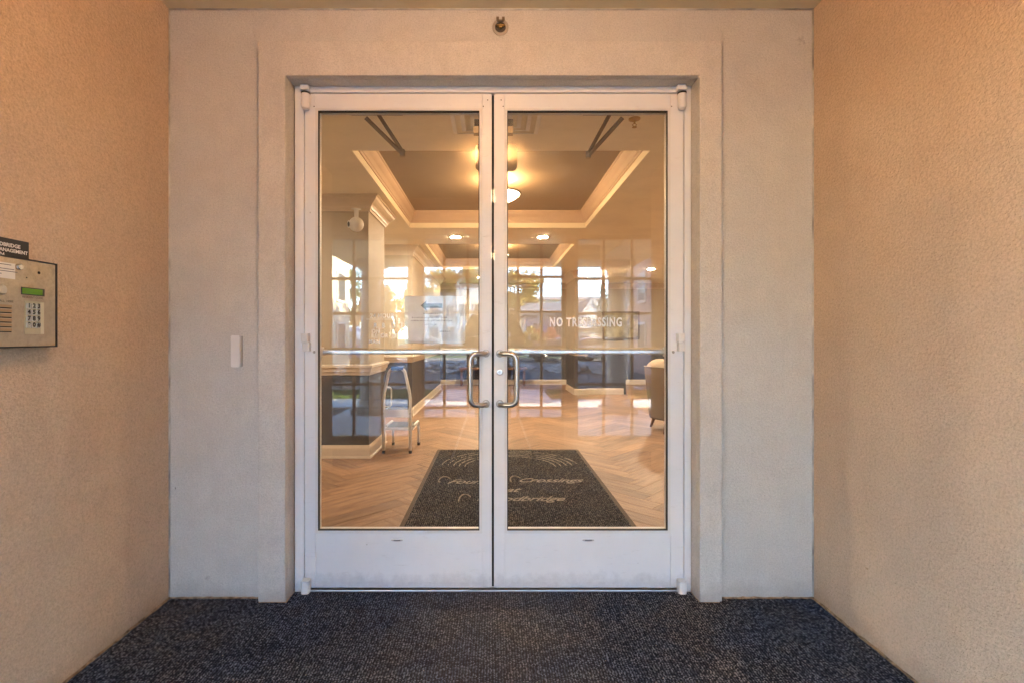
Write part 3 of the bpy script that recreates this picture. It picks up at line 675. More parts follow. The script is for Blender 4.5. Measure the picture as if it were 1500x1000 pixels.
m.tube([(0.023, WY - 0.004, 2.724), (0.018, WY - 0.014, 2.722), (0.034, WY - 0.024, 2.716)], 0.0035, 8).tube([(0.049, WY - 0.004, 2.724), (0.054, WY - 0.014, 2.722), (0.038, WY - 0.024, 2.716)], 0.0035, 8)
part('frame_arm', m, flat('brass', (0.45, 0.30, 0.12), 0.35, 1.0), spk)
part('deflector', MB().box(0.016, 0.029, WY - 0.020, WY - 0.002, 2.748, 2.759).box(0.043, 0.056, WY - 0.020, WY - 0.002, 2.748, 2.759).box(0.020, 0.052, WY - 0.016, WY - 0.006, 2.742, 2.7475), M_bronze, spk, 0.001)

# intercom on the left wall
FX = -1.490
def fy(px): return CY + (-FX) * 720 / (722 - px)
ic = thing('intercom_panel', 'steel telephone entry panel with keypad and green screen on left stucco wall', 'intercom', (XL, -0.88, 1.35))
iy0, iy1, iz0, iz1 = -1.045, -0.730, 1.210, 1.492
m_face = stucco('worn_steel_face', (0.60, 0.50, 0.35), (0.46, 0.42, 0.38), 0.3, 5.0, 0.0)
pm = m_face.node_tree.nodes['Principled BSDF']; pm.inputs['Metallic'].default_value = 0.55; pm.inputs['Roughness'].default_value = 0.45
for lk in list(pm.inputs['Normal'].links): m_face.node_tree.links.remove(lk)
hs_ = part('housing', MB().box(XL, FX - 0.006, iy0, iy1, iz0, iz1), flat('housing_grey', (0.16, 0.17, 0.19), 0.4, 0.4), ic, 0.003)
part('lip', MB().box(FX - 0.006, FX + 0.002, iy0, iy1, iz1 - 0.003, iz1).box(FX - 0.006, FX + 0.002, iy1 - 0.004, iy1, iz0, iz1 - 0.003).box(FX - 0.006, FX + 0.002, iy0, iy1 - 0.004, iz0, iz0 + 0.003), M_black, ic)
fp = part('face_plate', MB().box(FX - 0.006, FX, iy0 + 0.002, iy1 - 0.006, iz0 + 0.004, iz1 - 0.005), m_face, ic, 0.0008)
ly0, ly1 = fy(32), fy(64)
part('screen_bezel', MB().box(FX, FX + 0.0012, ly0 - 0.003, ly1 + 0.002, 1.377, 1.401), M_black, ic)
part('screen', MB().box(FX + 0.0012, FX + 0.0018, ly0, ly1 - 0.006, 1.380, 1.398), M_lcd, ic)
ky0, ky1, kz0, kz1 = fy(36), fy(64), 1.252, 1.358
kp = part('keypad', MB().box(FX, FX + 0.0015, ky0 - 0.001, ky1, kz0, kz1), flat('keypad_cream', (0.50, 0.47, 0.33), 0.5), ic, 0.0004)
keys = ['1', '2', '3', '4', '5', '6', '7', '8', '9', '*', '0', '#']
kw = (ky1 - ky0 - 0.016) / 3
for i, kk in enumerate(keys):
    r_, c2 = divmod(i, 3); ya = ky0 + 0.001 + c2 * kw; za = kz1 - 0.006 - (r_ + 1) * 0.0205
    kb = part('key', MB().box(FX + 0.0015, FX + 0.006, ya + 0.0012, ya + kw - 0.0012, za + 0.0015, za + 0.019), flat('key_metal', (0.50, 0.50, 0.46), 0.35, 0.7), kp, 0.0012, seg=1)
    tpart('key_mark', text_mesh('key_mark', kk, 0.019, M_ink, (FX + 0.0062, ya + kw / 2, za + 0.0115), (0, 1, 0), (0, 0, 1), 0.0001, bold=0.0008), kp)
part('side_strip', MB().box(FX + 0.0015, FX + 0.002, ky1 - 0.013, ky1 - 0.001, kz0 + 0.001, kz1 - 0.003), flat('pale_strip', (0.62, 0.60, 0.46), 0.4), kp)
part('cam_lock', MB().lathe([(0.010, 0), (0.010, 0.008), (0.007, 0.010)], (FX, fy(27), 1.462), 'x', 20), M_chrome, ic)
part('screw_hole', MB().lathe([(0.0048, 0), (0.0048, 0.0006)], (FX, fy(57), 1.453), 'x', 16), M_gap, ic)
part('pin_hole', MB().lathe([(0.0022, 0), (0.0022, 0.0006)], (FX, fy(39), 1.432), 'x', 10), M_gap, ic)
part('call_button', MB().lathe([(0.016, 0), (0.016, 0.002), (0.0135, 0.0025), (0.0125, 0.0055)], (FX, fy(2), 1.386), 'x', 24), M_steel, ic)
lb = part('paper_label', MB().box(FX, FX + 0.0006, -1.02, fy(22), 1.422, 1.470), M_paper, ic)
for k, (w_, z_) in enumerate(((0.05, 1.463), (0.06, 1.450), (0.07, 1.443), (0.02, 1.434))):
    part('label_line', MB().box(FX + 0.0006, FX + 0.0008, -1.0, -1.0 + w_ + 0.06, z_, z_ + 0.0022), flat('faded_ink', (0.16, 0.16, 0.17), 0.7), lb)
for k in range(6):
    z_ = 1.330 - k * 0.0145
    part('speaker_slot', MB().box(FX, FX + 0.002, -1.04, fy(16), z_, z_ + 0.0028), M_gap, ic)
    part('speaker_rib', MB().rbox(FX, FX + 0.0035, -1.04, fy(16), z_ + 0.0035, z_ + 0.011, 0.0012, 'y' if False else 'x'), flat('rib_copper', (0.42, 0.30, 0.19), 0.4, 0.7), ic)
for (txt, py, pz, s_) in (('RESIDENT CODE', 48, 1.370, 0.0095), ('CALL  HERE', 8, 1.352, 0.0095)):
    tpart('caption', text_mesh('caption', txt, s_, flat('engraved_ink', (0.10, 0.09, 0.08), 0.7), (FX + 0.0004, fy(py), pz), (0, 1, 0), (0, 0, 1), 0.0001), ic)
ns = thing('notice_plate', 'black plate with white lettering above the intercom, ending WOODBRIDGE and PROPERTY MANAGEMENT', 'sign', (XL, -0.95, 1.52))
ny1 = CY + 1.541 * 720 / (722 - 42)
part('plate', MB().box(XL, XL + 0.004, ny1 - 0.36, ny1, 1.455, 1.556), flat('notice_black', (0.022, 0.020, 0.021), 0.4), ns, 0.001)
for txt, yy, z_, s_ in (('CROSSINGS AT WOODBRIDGE', ny1 - 0.030, 1.5340, 0.0165), ('MANAGED BY PROPERTY MANAGEMENT', ny1 - 0.005, 1.5175, 0.0155), ('9224', ny1 - 0.082, 1.5015, 0.017)):
    tpart('lettering', text_mesh('lettering', txt, s_, M_vinyl, (XL + 0.0045, yy, z_), (0, 1, 0), (0, 0, 1), 0.0002, align='RIGHT', bold=0.0004), ns)

el = thing('entry_ceiling_lamp', 'small round lamp on the alcove ceiling above the carpet', 'lamp', (0, -1.75, HC))
part('lamp_base', MB().lathe([(0.10, 0), (0.10, -0.02), (0.09, -0.03)], (0, -1.75, HC), 'z'), M_bronze, el)
part('lamp_shade', MB().lathe([(0.095, -0.030), (0.098, -0.075)], (0, -1.75, HC), 'z'), M_entry, el)
part('lamp_cap', MB().lathe([(0.100, -0.0755), (0.104, -0.080), (0.098, -0.086), (0.02, -0.090)], (0, -1.75, HC), 'z'), M_bronze, el)  # opaque underside added to turn the light sideways onto the upper walls

# ================================================================== LOBBY (setting)
LC = 2.70
LX0, LX1, LY1 = -4.6, 5.2, 10.80
T1 = (-1.10, 1.225, 1.43, 4.12)      # near tray opening  x0 x1 y0 y1
T2 = (-1.06, 1.27, 5.24, 8.05)
lc = MB()
xs = sorted({LX0, LX1, T1[0], T1[1]}); 
def ceil_with_holes():
    m = MB(); z0, z1 = LC, LC + 0.05
    m.box(LX0, LX1, 0.10, T1[2], z0, z1)
    m.box(LX0, T1[0], T1[2], T1[3], z0, z1); m.box(T1[1], LX1, T1[2], T1[3], z0, z1)
    m.box(LX0, LX1, T1[3], T2[2], z0, z1)
    m.box(LX0, T2[0], T2[2], T2[3], z0, z1); m.box(T2[1], LX1, T2[2], T2[3], z0, z1)
    m.box(LX0, LX1, T2[3], LY1, z0, z1); return m
lco = struct('lobby_ceiling', ceil_with_holes(), M_lceil)
def crown(h, d):
    # profile seen from inside: out = into the room, z downwards from 0
    return [(0, 0), (d, 0), (d, -h * 0.10), (d * 0.86, -h * 0.14), (d * 0.80, -h * 0.28), (d * 0.62, -h * 0.42), (d * 0.42, -h * 0.55), (d * 0.30, -h * 0.70), (d * 0.26, -h * 0.80), (d * 0.16, -h * 0.84), (d * 0.14, -h), (0, -h)]
for T, nm in ((T1, 'tray'), (T2, 'tray')):
    a, b, c, d = T; H = 0.215
    part('tray_panel', MB().box(a - 0.05, b + 0.05, c - 0.05, d + 0.05, LC + H, LC + H + 0.04), M_ltray, lco)
    sw = MB()
    for x0, x1, y0, y1 in ((a - 0.03, a, c - 0.03, d + 0.03), (b, b + 0.03, c - 0.03, d + 0.03), (a, b, c - 0.03, c), (a, b, d, d + 0.03)): sw.box(x0, x1, y0, y1, LC + 0.05, LC + H)
    part('tray_side', sw, M_lceil, lco)
    pf = [(o, LC + H + z) for o, z in crown(0.15, 0.075)]
    part('crown_moulding', MB().sweep(pf, [(a, c), (a, d), (b, d), (b, c)], True), M_crown, lco)
# walls: a plan polyline gets wall body, wainscot skin, chair rail, baseboard and crown
BASE = [(0, 0.0), (0.026, 0.0), (0.026, 0.014), (0.016, 0.020), (0.016, 0.105), (0.010, 0.122), (0.006, 0.135), (0, 0.135)]
RAIL = [(0, 0.855), (0.010, 0.862), (0.014, 0.885), (0.026, 0.895), (0.030, 0.925), (0.046, 0.940), (0.046, 0.962), (0.036, 0.968), (0, 0.968)]
def dressed(name, path, body):
    w = struct(name, body, M_lwall)
    part('wainscot', MB().sweep([(0, 0.02), (0.004, 0.02), (0.004, 0.90), (0, 0.90)], path), M_wains, w)
    part('chair_rail', MB().sweep([(o + 0.004, z) for o, z in RAIL], path), M_cream, w)
    part('baseboard', MB().sweep([(o + 0.004, z) for o, z in BASE], path), M_cream, w)
    part('crown_moulding', MB().sweep([(o, LC + z) for o, z in crown(0.15, 0.12)], path), M_cream, w)
    return w
py0 = 2.69
LPX = -1.29
dressed('wall_pier_near_left', [(LX0, py0), (LPX, py0), (LPX, 3.43), (LX0 + 0.2, 3.43)], MB().box(LX0, LPX, py0, 3.43, 0, LC))
dressed('wall_pier_far_left', [(LX0, 5.40), (LPX, 5.40), (LPX, 9.65), (LPX - 0.4, 9.65)], MB().box(LX0, LPX, 5.40, 9.65, 0, LC))
dressed('wall_pier_right', [(1.80, 9.60), (1.80, 8.40), (3.10, 8.40), (3.10, 9.6)][::-1][::-1], MB().box(1.80, 3.10, 8.40, 9.60, 0, 0.92).box(1.80, 2.05, 8.40, 9.60, 0.92, LC)) if False else None
wr = struct('wall_pier_right', MB().box(1.80, 2.08, 8.40, 9.60, 0.0, LC), M_lwall)
pth = [(1.80, 9.60), (1.80, 8.40), (2.08, 8.40)]
def dress_only(w, path, top=True):
    part('wainscot', MB().sweep([(0, 0.02), (0.004, 0.02), (0.004, 0.90), (0, 0.90)], path), M_wains, w)
    part('chair_rail', MB().sweep([(o + 0.004, z) for o, z in RAIL], path), M_cream, w)
    part('baseboard', MB().sweep([(o + 0.004, z) for o, z in BASE], path), M_cream, w)
    if top: part('crown_moulding', MB().sweep([(o, LC + z) for o, z in crown(0.15, 0.12)], path), M_cream, w)
dress_only(wr, pth[::-1] if False else [(p[0], p[1]) for p in pth][::1])
hw = struct('wall_half_right', MB().box(2.0801, 2.95, 8.50, 8.62, 0, 0.90), M_wains)
part('cap_rail', MB().box(2.085, 2.99, 8.46, 8.66, 0.90, 0.935), M_cream, hw, 0.004)
part('baseboard', MB().sweep(BASE, [(2.9, 8.50), (2.09, 8.50)][::-1]), M_cream, hw)
far = struct('wall_lobby_far', MB().box(LX0, LX1, LY1, LY1 + 0.1, 0, LC), M_lwall)
dress_only(far, [(LX0, LY1), (LX1, LY1)])
struct('wall_lobby_left', MB().box(LX0 - 0.1, LX0, 0.10, LY1, 0, LC), M_lwall)
rw = struct('wall_lobby_right', MB().box(LX1, LX1 + 0.1, 0.10, LY1, 0, LC), M_lwall)
dress_only(rw, [(LX1, LY1), (LX1, 0.1)])
struct('lobby_inner_lining', MB().box(LX0, -0.99, 0.1005, 0.12, 0, LC).box(0.99, LX1, 0.1005, 0.12, 0, LC).box(-0.99, 0.99, 0.1005, 0.12, 2.48, LC), M_lwall)

# floor: herringbone planks, the ones that show largest as separate parts
PL, PW = 0.90, 0.15
fl = struct('lobby_floor', MB().box(LX0, LX1, 0.05, LY1, -0.10, -0.012), flat('subfloor', (0.10, 0.055, 0.03), 0.7))
def plank_mesh():
    me = bpy.data.meshes.new('plank'); g = 0.0006; b = 0.0014
    x0, x1, y0, y1 = g, PL - g, g, PW - g
    v = [(x0, y0, -0.012), (x1, y0, -0.012), (x1, y1, -0.012), (x0, y1, -0.012), (x0, y0, -b), (x1, y0, -b), (x1, y1, -b), (x0, y1, -b),
         (x0 + b, y0 + b, 0), (x1 - b, y0 + b, 0), (x1 - b, y1 - b, 0), (x0 + b, y1 - b, 0)]
    f = [(0, 1, 5, 4), (1, 2, 6, 5), (2, 3, 7, 6), (3, 0, 4, 7), (4, 5, 9, 8), (5, 6, 10, 9), (6, 7, 11, 10), (7, 4, 8, 11), (8, 9, 10, 11), (3, 2, 1, 0)]
    me.from_pydata(v, [], f); me.materials.append(M_wood)
    uv = me.uv_layers.new(name='UVMap')
    for lp in me.loops: uv.data[lp.index].uv = (v[lp.vertex_index][0], v[lp.vertex_index][1])
    return me, v, f
pm_, pv_, pf_ = plank_mesh()
n_ = 6; cells = []
rot = Matrix.Rotation(R(45), 3, 'Z')
HX, HY = -1.28 + 0.0, 0.0
for k in range(-80, 120):
    for q in range(-8, 9):
        for typ in (0, 1):
            u = k * PW + q * PL; w = k * PW - q * PL
            if typ == 0: o = Vector((u, w, 0)); ang = 0
            else: o = Vector((u + PW, w + PW, 0)); ang = 90     # vertical plank, rotated about its corner
            M = Matrix.Translation((HX, HY, 0)) @ Matrix.Rotation(R(45), 4, 'Z') @ Matrix.Translation(o) @ Matrix.Rotation(R(ang), 4, 'Z')
            c = M @ Vector((PL / 2, PW / 2, 0))
            if LX0 - 0.4 < c.x < LX1 + 0.4 and -0.4 < c.y < LY1 + 0.4: cells.append((c, M))
def vis(c):
    z = c.y - CY
    if c.y < 0.48: return -1
    px = 722 + c.x * 720 / z
    if px < 440 or px > 1005: return -1
    if c.x < LPX - 0.3 and c.y > 2.4: return -1
    if -0.72 < c.x < 0.75 and 0.9 < c.y < 2.9: return -1
    return 1 / z
order = sorted(range(len(cells)), key=lambda i: -vis(cells[i][0]))
singles = [i for i in order if vis(cells[i][0]) > 0][:250]
ss = set(singles)
for i in singles:
    o = bpy.data.objects.new('plank', pm_); COL.objects.link(o); o.parent = fl
    M = cells[i][1].copy(); M.translation.z = random.uniform(-0.0003, 0.0003); o.matrix_local = M
vv, ff, uu = [], [], []
for i, (c, M) in enumerate(cells):
    if i in ss: continue
    b = len(vv); vv += [tuple(M @ Vector(p)) for p in pv_]; ff += [tuple(b + j for j in f) for f in pf_]
    uu += [(p[0], p[1]) for p in pv_]
me = bpy.data.meshes.new('plank_field'); me.from_pydata(vv, [], ff); uvl = me.uv_layers.new(name='UVMap')
for lp in me.loops: uvl.data[lp.index].uv = uu[lp.vertex_index]
bm = bmesh.new(); bm.from_mesh(me)
for co, no in (((0, 0.12, 0), (0, -1, 0)), ((0, LY1 - 0.01, 0), (0, 1, 0)), ((LX0, 0, 0), (-1, 0, 0)), ((LX1, 0, 0), (1, 0, 0))):
    bmesh.ops.bisect_plane(bm, geom=bm.verts[:] + bm.edges[:] + bm.faces[:], plane_co=co, plane_no=no, clear_outer=True)
bm.to_mesh(me); bm.free(); me.materials.append(M_wood)
o = bpy.data.objects.new('plank_field', me); COL.objects.link(o); o.parent = fl; o['kind'] = 'stuff'

# ------------------------------------------------------------------ lobby things
mt = thing('doormat', 'dark brown speckled entrance mat with script lettering just inside the doors', 'doormat', (0.02, 1.85, 0))
mx0, mx1, my0, my1 = -0.615, 0.945, 0.62, 3.06
def rrect(x0, x1, y0, y1, r, k=4):
    p = []
    for cx, cy, st in ((x1 - r, y1 - r, 0), (x0 + r, y1 - r, 90), (x0 + r, y0 + r, 180), (x1 - r, y0 + r, 270)):
        for i in range(k + 1): t = R(st + 90 * i / k); p.append((cx + r * math.cos(t), cy + r * math.sin(t)))
    return p
part('rubber_edge', MB().prism(rrect(mx0, mx1, my0, my1, 0.02), 0.0006, 0.005, 'z'), M_matedge, mt)
part('pile', MB().prism(rrect(mx0 + 0.035, mx1 - 0.035, my0 + 0.035, my1 - 0.035, 0.02), 0.003, 0.011, 'z'), M_mat, mt)
def mp(px, py): z = 720 * 1.229 / (py - 495); return ((px - 722) * z / 720, z + CY)
for txt, cxp, cyp, s_, al in (('Fountain', 654, 705, 0.165, 'LEFT'), ('Crossings', 803, 703, 0.165, 'CENTER'), ('at', 748, 717, 0.16, 'CENTER'), ('Woodbridge', 758, 730, 0.155, 'CENTER')):
    x, y = mp(cxp, cyp)
    tpart('lettering', text_mesh('lettering', txt, s_, M_cream_ink, (x, y, 0.0115), (1, 0, 0), (0, 1, 0), 0.0008, align=al, shear=0.6, bold=0.0012, xs=0.90, space=0.95), mt)
# swashes for the initials
for cxp, cyp, a_ in ((668, 702, 0.10), (770, 701, 0.085), (697, 729, 0.075)):
    x, y = mp(cxp, cyp)
    pts = [(x - a_ * 0.9 + a_ * 0.4 * math.cos(t) * (1 - t / 9) - 0.02 * t + 0.1 * t / 6 * a_ * 6, y + 0.09 * math.sin(t), 0.0122) for t in np.linspace(0.3, 5.6, 16)]
    part('swash', MB().tube(pts, 0.0055, 5), M_cream_ink, mt)
# fountain-spray pattern of short bars across the far end
sp_ = MB()
cx0, cy0 = 0.165, 2.35
for ringi, rr_ in enumerate((0.66, 0.60, 0.545, 0.49, 0.435)):
    n2 = 64 - ringi * 4
    for i in range(n2):
        t = math.pi * (0.02 + 0.96 * i / (n2 - 1))
        if random.random() < 0.18: continue
        ln = random.uniform(0.02, 0.055); wd = 0.0042
        c_x, c_y = cx0 + rr_ * math.cos(t), cy0 + (rr_ * 0.92) * math.sin(t) - ringi * 0.012
        d = Vector((-math.sin(t), math.cos(t))); n3 = Vector((math.cos(t), math.sin(t))); b = len(sp_.v)
        tilt = 0.35 * math.sin(3 * t)
        d = Vector((d.x * math.cos(tilt) - d.y * math.sin(tilt), d.x * math.sin(tilt) + d.y * math.cos(tilt)))
        for zz in (0.011, 0.0125):
            for s1, s2 in ((-1, -1), (1, -1), (1, 1), (-1, 1)): sp_.v.append((c_x + d.x * ln / 2 * s1 + n3.x * wd * s2, c_y + d.y * ln / 2 * s1 + n3.y * wd * s2, zz))
        for q in ((0, 3, 2, 1), (4, 5, 6, 7), (0, 1, 5, 4), (1, 2, 6, 5), (2, 3, 7, 6), (3, 0, 4, 7)): sp_.f.append(tuple(b + j for j in q)); sp_.smooth.append(False)
part('woven_spray', sp_, M_cream_ink, mt, kind='stuff')

# step stool
st = thing('step_stool', 'white metal step stool with blue grip handle and grey tread', 'step stool', (-1.0, 2.9, 0))
zz1, zz2 = 5.31 + CY, 5.69 + CY
xa, xb = (562 - 722) * 5.31 / 720, (601 - 722) * 5.31 / 720
def tb(pts, r=0.0125, k=10): return MB().tube(bend(pts, 0.06, 5), r, k)
part('handle_frame', tb([(xa, zz1, 0.02), (xa, zz1, 0.62), (xa + 0.065, zz1, 0.915), (xb - 0.065, zz1, 0.915), (xb, zz1, 0.62), (xb, zz1, 0.02)], 0.0165), M_white_p, st)
part('grip', MB().tube([(xa + 0.085, zz1, 0.916), (xb - 0.075, zz1, 0.916)], 0.022, 14), flat('blue_grip', (0.01, 0.05, 0.28), 0.5), st)
part('rear_frame', tb([(xa + 0.02, zz1 + 0.02, 0.29), (xa + 0.02, zz2, 0.29), (xa + 0.02, zz2 + 0.03, 0.02)], 0.0145), M_white_p, st)
part('rear_frame', tb([(xb + 0.03, zz1 + 0.02, 0.29), (xb + 0.03, zz2, 0.29), (xb + 0.03, zz2 + 0.03, 0.02)], 0.0145), M_white_p, st)
tr1 = part('lower_step', MB().box(xa + 0.015, xb + 0.03, zz1 - 0.005, zz2, 0.250, 0.276), M_white_p, st, 0.006)
part('tread', MB().box(xa + 0.03, xb + 0.018, zz1 + 0.012, zz2 - 0.015, 0.2762, 0.280), flat('grey_tread', (0.13, 0.13, 0.13), 0.8), tr1)
us = part('upper_step', MB().box(xa + 0.01, xb - 0.01, zz1 - 0.012, zz1 + 0.014, 0.39, 0.475).box(xa + 0.012, xb - 0.012, zz1 + 0.0145, zz1 + 0.12, 0.452, 0.472), M_white_p, st, 0.004)
part('tread', MB().box(xa + 0.02, xb - 0.02, zz1 - 0.008, zz1 + 0.118, 0.4752, 0.480), flat('grey_tread', (0.13, 0.13, 0.13), 0.8), us)
part('side_loop', tb([(xa + 0.01, zz1 + 0.03, 0.50), (xa + 0.075, zz1 + 0.03, 0.50), (xa + 0.075, zz1 + 0.03, 0.71), (xa + 0.01, zz1 + 0.03, 0.71)], 0.009), M_white_p, st)
for x, y in ((xa, zz1), (xb, zz1), (xa + 0.02, zz2 + 0.03), (xb + 0.03, zz2 + 0.03)):
    part('rubber_foot', MB().lathe([(0.017, 0.001), (0.017, 0.03), (0.015, 0.036)], (x, y, 0), 'z', 14), flat('foot_grey', (0.05, 0.055, 0.05), 0.7), st)
for x in (xa, xb):
    part('bolt', MB().lathe([(0.008, 0), (0.008, -0.02), (0.005, -0.024)], (x, zz1, 0.43), 'y', 10), M_steel, st)

# armchair at the right
ac = thing('armchair', 'tan woven barrel armchair with short wooden legs at the right of the lobby', 'armchair', (2.49, 4.25, 0))
def barrel():
    m = MB(); b = len(m.v); cx, cy = 2.49, 4.22; n1 = 28; lv = [(0.17, 1.0, 1.0), (0.20, 1.02, 1.02), (0.45, 1.08, 1.06), (0.70, 1.16, 1.10), (0.83, 1.19, 1.12), (0.865, 1.17, 1.10), (0.87, 1.08, 1.03), (0.84, 1.0, 0.96), (0.60, 0.93, 0.90), (0.40, 0.88, 0.86)]
    for z, s1, s2 in lv:
        for i in range(n1 + 1):
            t = R(-150 + 300 * i / n1)          # open towards +X/-Y front
            hh = 0.0 if z < 0.5 else -0.16 * (abs(i / n1 - 0.5) * 2) ** 2.2
            rx, ry = 0.36 * s1, 0.37 * s2
            a = t + R(200)
            m.v.append((cx + rx * math.cos(a), cy + ry * math.sin(a), z + hh))
    for j in range(len(lv) - 1):
        for i in range(n1):
            a = b + j * (n1 + 1) + i; m.f.append((a, a + 1, a + n1 + 2, a + n1 + 1)); m.smooth.append(True)
    j2 = (len(lv) - 1) * (n1 + 1)
    for i in range(n1): m.f.append((b + i + 1, b + i, b + j2 + i, b + j2 + i + 1)); m.smooth.append(True)
    for e in (0, n1):
        m.f.append(tuple(b + j * (n1 + 1) + e for j in range(len(lv)))); m.smooth.append(False)
    return m
m_, n2_, l2_, p2_ = new_mat('woven_tan'); c3 = coords(n2_)
wv_ = N(n2_, 'ShaderNodeTexWave'); wv_.inputs['Scale'].default_value = 45; wv_.bands_direction = 'Z'; wv_.inputs['Distortion'].default_value = 3; l2_.new(c3, wv_.inputs['Vector'])
l2_.new(ramp(n2_, l2_, wv_.outputs['Fac'], [(0.2, (0.09, 0.055, 0.028)), (0.8, (0.22, 0.15, 0.085))]), p2_.inputs['Base Color']); p2_.inputs['Roughness'].default_value = 0.95
l2_.new(bump(n2_, l2_, wv_.outputs['Fac'], 0.6, 0.004), p2_.inputs['Normal'])
part('backrest', barrel(), m_, ac)
part('seat', MB().lathe([(0.02, 0.20), (0.33, 0.20), (0.345, 0.24), (0.345, 0.40), (0.33, 0.44), (0.27, 0.46), (0.02, 0.465)], (2.49, 4.22, 0), 'z'), m_, ac)
part('piping', MB().tube([(2.49 + 0.428 * math.cos(R(a)), 4.22 + 0.414 * math.sin(R(a)), 0.866 - 0.16 * (abs((a - 50) / 300 - 0.5) * 2) ** 2.2) for a in np.linspace(50, 350, 30)], 0.008, 6), flat('piping_tan', (0.52, 0.42, 0.29), 0.8), ac)
for dx, dy in ((-0.22, -0.22), (0.22, -0.22), (-0.22, 0.22), (0.22, 0.22)):
    part('leg', MB().tube([(2.49 + dx, 4.22 + dy, 0.20), (2.49 + dx * 1.25, 4.22 + dy * 1.25, 0.0)], [0.026, 0.016], 10), M_legwood, ac)
part('cushion', MB().ball((2.30, 4.35, 0.80), (0.20, 0.12, 0.16), 18, 10), flat('cushion_cream', (0.55, 0.43, 0.30), 0.9), ac)

# lamps
def bowl_lamp(x, y, label):
    z = LC + 0.175; t = thing('bowl_ceiling_lamp', label, 'lamp', (x, y, z), 'glass bowl lamps in the ceiling trays')
    part('canopy', MB().lathe([(0.07, 0.04), (0.065, 0.015), (0.02, 0.0), (0.012, -0.02), (0.012, -0.20)], (x, y, z), 'z', 20), M_bronze, t)
    part('bowl', MB().lathe([(0.205, -0.115), (0.19, -0.135), (0.15, -0.165), (0.09, -0.195), (0.02, -0.208)], (x, y, z), 'z'), M_bulb, t)
    part('bowl_rim', MB().lathe([(0.207, -0.108), (0.216, -0.112), (0.216, -0.120), (0.206, -0.124)], (x, y, z), 'z'), M_bronze, t)
    part('finial', MB().lathe([(0.010, -0.205), (0.014, -0.215), (0.004, -0.228)], (x, y, z), 'z', 12), M_bronze, t)
    for k in range(3):
        a = R(30 + 120 * k); part('clip', MB().box(x + 0.21 * math.cos(a) - 0.008, x + 0.21 * math.cos(a) + 0.008, y + 0.21 * math.sin(a) - 0.008, y + 0.21 * math.sin(a) + 0.008, z - 0.13, z - 0.10), M_bronze, t)
    ld = bpy.data.lights.new('bowl_bulb', 'POINT'); ld.energy = BULB_W; ld.color = (1.0, 0.60, 0.27); ld.shadow_soft_size = 0.05
    lo = bpy.data.objects.new('bowl_bulb', ld); COL.objects.link(lo); lo.parent = t; lo.location = (0, 0, -0.07)
    return t
BULB_W = 2.9
bowl_lamp(0.085, 2.78, 'glowing glass bowl ceiling lamp in the near tray of the lobby')
bowl_lamp(0.085, 6.55, 'small glowing bowl lamp in the second tray, farther into the lobby')
def downlight(x, y, label, z=LC):
    t = thing('downlight', label, 'downlight', (x, y, z), 'recessed downlights in the lobby ceiling')
    m = MB(); m.lathe([(0.095, -0.001), (0.095, -0.006), (0.075, -0.010)], (x, y, z), 'z', 24); part('trim_ring', m, M_white_p, t)
    part('diffuser', MB().lathe([(0.072, -0.0102), (0.072, -0.0115)], (x, y, z), 'z', 24), M_down, t)
downlight(-0.54, 4.69, 'left recessed downlight between the two ceiling trays')
downlight(0.72, 4.69, 'right recessed downlight between the two ceiling trays')
downlight(2.15, 10.2 - 1.6, 'farther recessed downlight seen above the NO TRESPASSING lettering')
downlight(3.35, 8.0, 'recessed downlight near the far right corner of the lobby')
# others light the parts of the room outside the view
for x, y, lb_ in ((-2.9, 1.4, 'recessed downlight over the nook left of the doors'), (3.0, 1.6, 'recessed downlight over the nook right of the doors'), (-2.9, 4.4, 'recessed downlight behind the near left pier'), (3.4, 4.6, 'recessed downlight above the armchair'), (-0.3, 9.4, 'recessed downlight close to the far lobby wall')):
    downlight(x, y, lb_)
ex = thing('exit_sign', 'tan rounded sign box hanging from the lobby ceiling just inside the doors', 'exit sign', (0.03, 1.21, LC))
part('panel', MB().rbox(-0.128, 0.178, 1.200, 1.222, LC - 0.235, LC - 0.035, 0.035, 'y'), flat('sign_tan', (0.33, 0.23, 0.14), 0.35), ex, 0.002)
part('canopy', MB().rbox(-0.05, 0.10, 1.17, 1.25, LC - 0.034, LC - 0.0005, 0.01, 'y'), M_white_p, ex)
cv = thing('ceiling_vent', 'square white ceiling air vent just inside the doors', 'vent', (0.02, 1.03, LC))
for k, r_ in enumerate((0.30, 0.235, 0.17, 0.105)):
    m = MB(); z_ = LC - 0.003 - 0.006 * k; w_ = 0.03
    x0, x1, y0, y1 = 0.02 - r_, 0.02 + r_, 0.80 - r_, 0.80 + r_
    m.sweep([(0, z_ - 0.004), (w_, z_ - 0.014), (w_, z_ - 0.010), (0, z_)], [(x0, y0), (x0, y1), (x1, y1), (x1, y0)], True)
    part('louvre_ring', m, M_white_p, cv)
part('core', MB().box(0.02 - 0.07, 0.02 + 0.07, 0.73, 0.87, LC - 0.03, LC - 0.024), M_white_p, cv)
cs = thing('ceiling_sprinkler', 'small brass pendent sprinkler on the lobby ceiling behind right door', 'sprinkler', (0.945, 0.87, LC))
part('escutcheon', MB().lathe([(0.04, 0), (0.038, -0.006), (0.018, -0.012)], (0.945, 0.87, LC), 'z'), flat('brass', (0.45, 0.30, 0.12), 0.35, 1.0), cs)
part('frame_arm', MB().tube([(0.945, 0.87, LC), (0.945, 0.87, LC - 0.03)], 0.007, 8).tube([(0.945, 0.87, LC - 0.03), (0.960, 0.87, LC - 0.04), (0.946, 0.87, LC - 0.055)], 0.003, 6).tube([(0.945, 0.87, LC - 0.03), (0.930, 0.87, LC - 0.04), (0.944, 0.87, LC - 0.055)], 0.003, 6), flat('brass', (0.45, 0.30, 0.12), 0.35, 1.0), cs)
